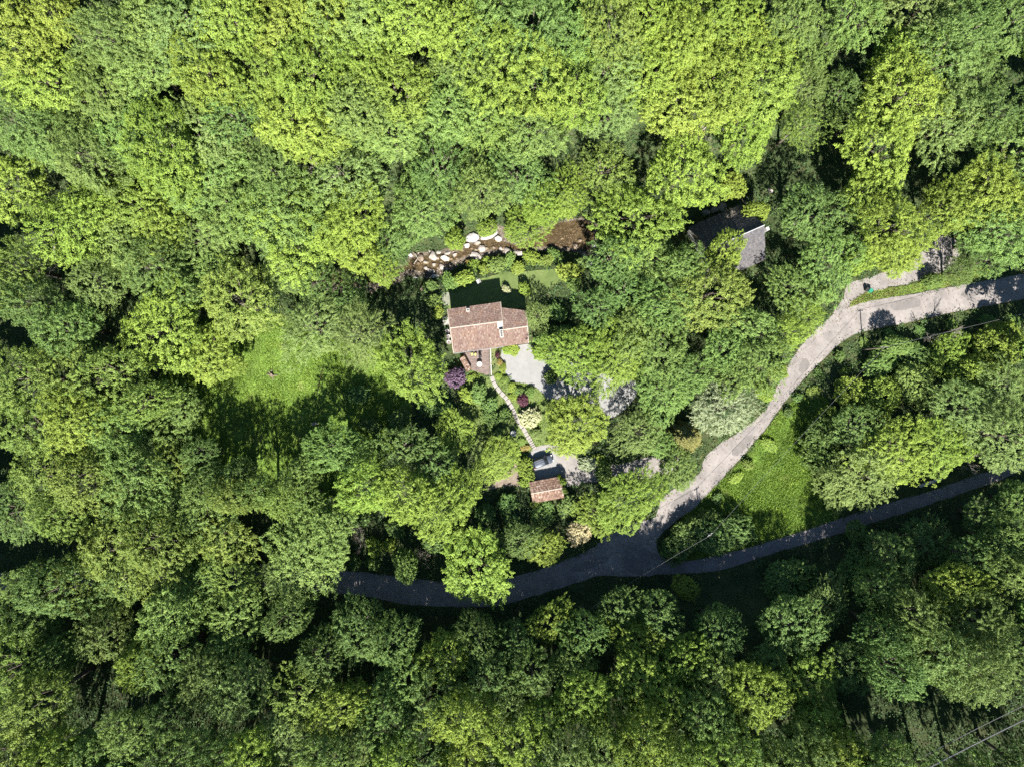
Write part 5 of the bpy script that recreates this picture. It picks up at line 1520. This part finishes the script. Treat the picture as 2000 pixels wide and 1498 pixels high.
# ------------------------------------------------------------------ grass and undergrowth
def scatter_grass(name, polys, dens, hgt, mat, label, excl=(), seed=1, w=.05):
    r = np.random.default_rng(seed)
    Xs, Ys = [], []
    for poly in polys:
        a = np.array(poly); lo_, hi_ = a.min(0), a.max(0)
        n = int((hi_ - lo_).prod() * dens)
        X, Y = r.uniform(lo_[0], hi_[0], n), r.uniform(lo_[1], hi_[1], n)
        m = inpoly(poly, X, Y)
        for e in excl: m &= ~inpoly(e, X, Y)
        Xs.append(X[m]); Ys.append(Y[m])
    X, Y = np.concatenate(Xs), np.concatenate(Ys)
    n = len(X); Z = T(X, Y)
    patch = np.clip(.5 + .32 * np.sin(X * .9 + 2 * np.sin(Y * .5)) * np.sin(Y * .8 + 1.5 * np.sin(X * .4)) + .3 * np.sin(X * .31 + 1.1) * np.sin(Y * .27 + .6 * np.sin(X * .2)), 0, 1)
    h = hgt * r.uniform(.45, 1.2, n) * (.6 + .7 * patch)
    an = r.uniform(0, 6.28, n)
    ww = w * (1 + h * 2) * r.uniform(.7, 1.4, n)
    dx, dy = np.cos(an) * ww, np.sin(an) * ww
    lx, ly = r.normal(0, .75, n) * h, r.normal(0, .75, n) * h
    V = np.stack([np.stack([X - dx, Y - dy, Z - .02], 1), np.stack([X + dx, Y + dy, Z - .02], 1), np.stack([X + lx, Y + ly, Z + h], 1)], 1).reshape(-1, 3)
    tint = np.clip(.25 + .45 * patch + r.normal(0, .2, n), 0, 1)
    o = link(bpy.data.objects.new(name, raw_mesh(name, V, np.arange(n * 3).reshape(-1, 3), mat, tint)))
    tag(o, label, 'grass', kind='stuff')
    return n
roads_ex = [WP['road_upper'], WP['road_main'], WP['road_lower'], WP['track'], WP['yard'], WP['parking'], PARK, WP['dirt']]
ng = scatter_grass('meadow_grass', [WP['meadow']], 75, .34, GRASS, 'uncut sunny meadow grass with tree shadows across it', seed=5, w=.042)
ng += scatter_grass('triangle_grass', [WP['triangle']], 110, .36, GRASS, 'long grass on the triangle between the two roads', roads_ex, 6, .042)
ng += scatter_grass('island_grass', [WP['island']], 60, .30, VERGE, 'strip of yellowish grass between road and side track', roads_ex, 7, .06)
ng += scatter_grass('lawn_grass', [WP['lawn']], 40, .07, GRASS, 'short mown lawn between house and stream', [], 8, .05)
ng += scatter_grass('garden_grass', [WP['garden']], 50, .22, GRASS, 'rough grass between the garden shrubs along the stepped path', roads_ex, 9, .06)
# verges along the roads
vr = np.random.default_rng(12); vX, vY = [], []
edges = []
for k_ in ('road_upper', 'road_main', 'road_lower', 'track'):
    edges += WP[k_]
edges = np.array(edges)
m_ = 14
X = (edges[:, 0][:, None] + vr.normal(0, .75, (len(edges), m_ * 3))).ravel(); Y = (edges[:, 1][:, None] + vr.normal(0, .75, (len(edges), m_ * 3))).ravel()
ok_ = np.ones(len(X), bool)
for e in roads_ex: ok_ &= ~inpoly(e, X, Y)
X, Y = X[ok_], Y[ok_]; Z = T(X, Y); n = len(X)
h = vr.uniform(.08, .38, n); an = vr.uniform(0, 6.28, n)
V = np.stack([np.stack([X - .07 * np.cos(an), Y - .07 * np.sin(an), Z - .02], 1), np.stack([X + .07 * np.cos(an), Y + .07 * np.sin(an), Z - .02], 1), np.stack([X + vr.normal(0, .6, n) * h, Y + vr.normal(0, .6, n) * h, Z + h], 1)], 1).reshape(-1, 3)
tag(link(bpy.data.objects.new('verge_grass', raw_mesh('verge_grass', V, np.arange(n * 3).reshape(-1, 3), VERGE, vr.random(n)))), 'fringe of rough grass along the road edges', 'grass', kind='stuff')
# dry leaves and grit blown onto the tarmac edges
lr = np.random.default_rng(17)
X = (edges[:, 0][:, None] + lr.normal(0, 1.1, (len(edges), 7))).ravel(); Y = (edges[:, 1][:, None] + lr.normal(0, 1.1, (len(edges), 7))).ravel()
ok_ = np.zeros(len(X), bool)
for e in (WP['road_upper'], WP['road_main'], WP['road_lower'], WP['track']): ok_ |= inpoly(e, X, Y)
X, Y = X[ok_], Y[ok_]
Pq = np.stack([X, Y, T(X, Y) + .075], 1)
V, F = quads(Pq, np.tile([0, 0, 1.], (len(X), 1)) + lr.normal(0, .12, (len(X), 3)), .16, .26, lr)
tag(link(bpy.data.objects.new('leaf_litter', raw_mesh('leaf_litter', V, F, leafmat('dry_leaf', (.05, .045, .025), (.13, .12, .06), tr=.05), lr.random(len(X))))), 'dry leaves and grit along the road edges', 'leaf litter', kind='stuff')
# woodland undergrowth
ur = np.random.default_rng(21)
n = 70000
X, Y = ur.uniform(-118, 118, n), ur.uniform(-92, 92, n)
ok_ = np.ones(n, bool)
for k_ in WP: ok_ &= ~inpoly(WP[k_], X, Y)
ok_ &= ~inpoly(PARK, X, Y)
for q in ((rW, rE, nE, nW, sW, sM, anE, sE), ):
    mx_ = [p.x + hl.x for p in q]; my_ = [p.y + hl.y for p in q]
    ok_ &= ~((X > min(mx_) - .5) & (X < max(mx_) + .5) & (Y > min(my_) - .5) & (Y < max(my_) + .5))
ok_ &= ~inpoly([(q.x + shl.x, q.y + shl.y) for q in (dn(R1, -1), dn(R2, -1), dn(R2, 1), dn(R1, 1))], X, Y)
ok_ &= np.hypot(X - sl.x, Y - sl.y) > 3.6
ok_ &= ~inpoly([(p.x, p.y) for p in deckp], X, Y)
X, Y = X[ok_], Y[ok_]; Z = T(X, Y); n = len(X)
hb = .25 + .75 * np.clip(.5 + .5 * np.sin(X * .45 + 1.7 * np.sin(Y * .3)) * np.sin(Y * .5), 0, 1)
k_ = 7
P = np.stack([np.repeat(X, k_) + ur.normal(0, .3, n * k_), np.repeat(Y, k_) + ur.normal(0, .3, n * k_), np.repeat(Z, k_) + np.repeat(hb, k_) * ur.uniform(.1, 1.1, n * k_)], 1)
Nn = ur.normal(0, .45, (n * k_, 3)) + np.array([0, 0, 1])
V, F = quads(P, Nn, .21, .33, ur)
tag(link(bpy.data.objects.new('undergrowth', raw_mesh('undergrowth', V, F, LEAF['f'], np.clip(np.repeat(ur.random(n), k_) * .7 + ur.random(n * k_) * .3, 0, 1)))),
    'brambles, ferns and saplings covering the woodland floor', 'undergrowth', kind='stuff')
print('grass', ng, 'under', n * k_)
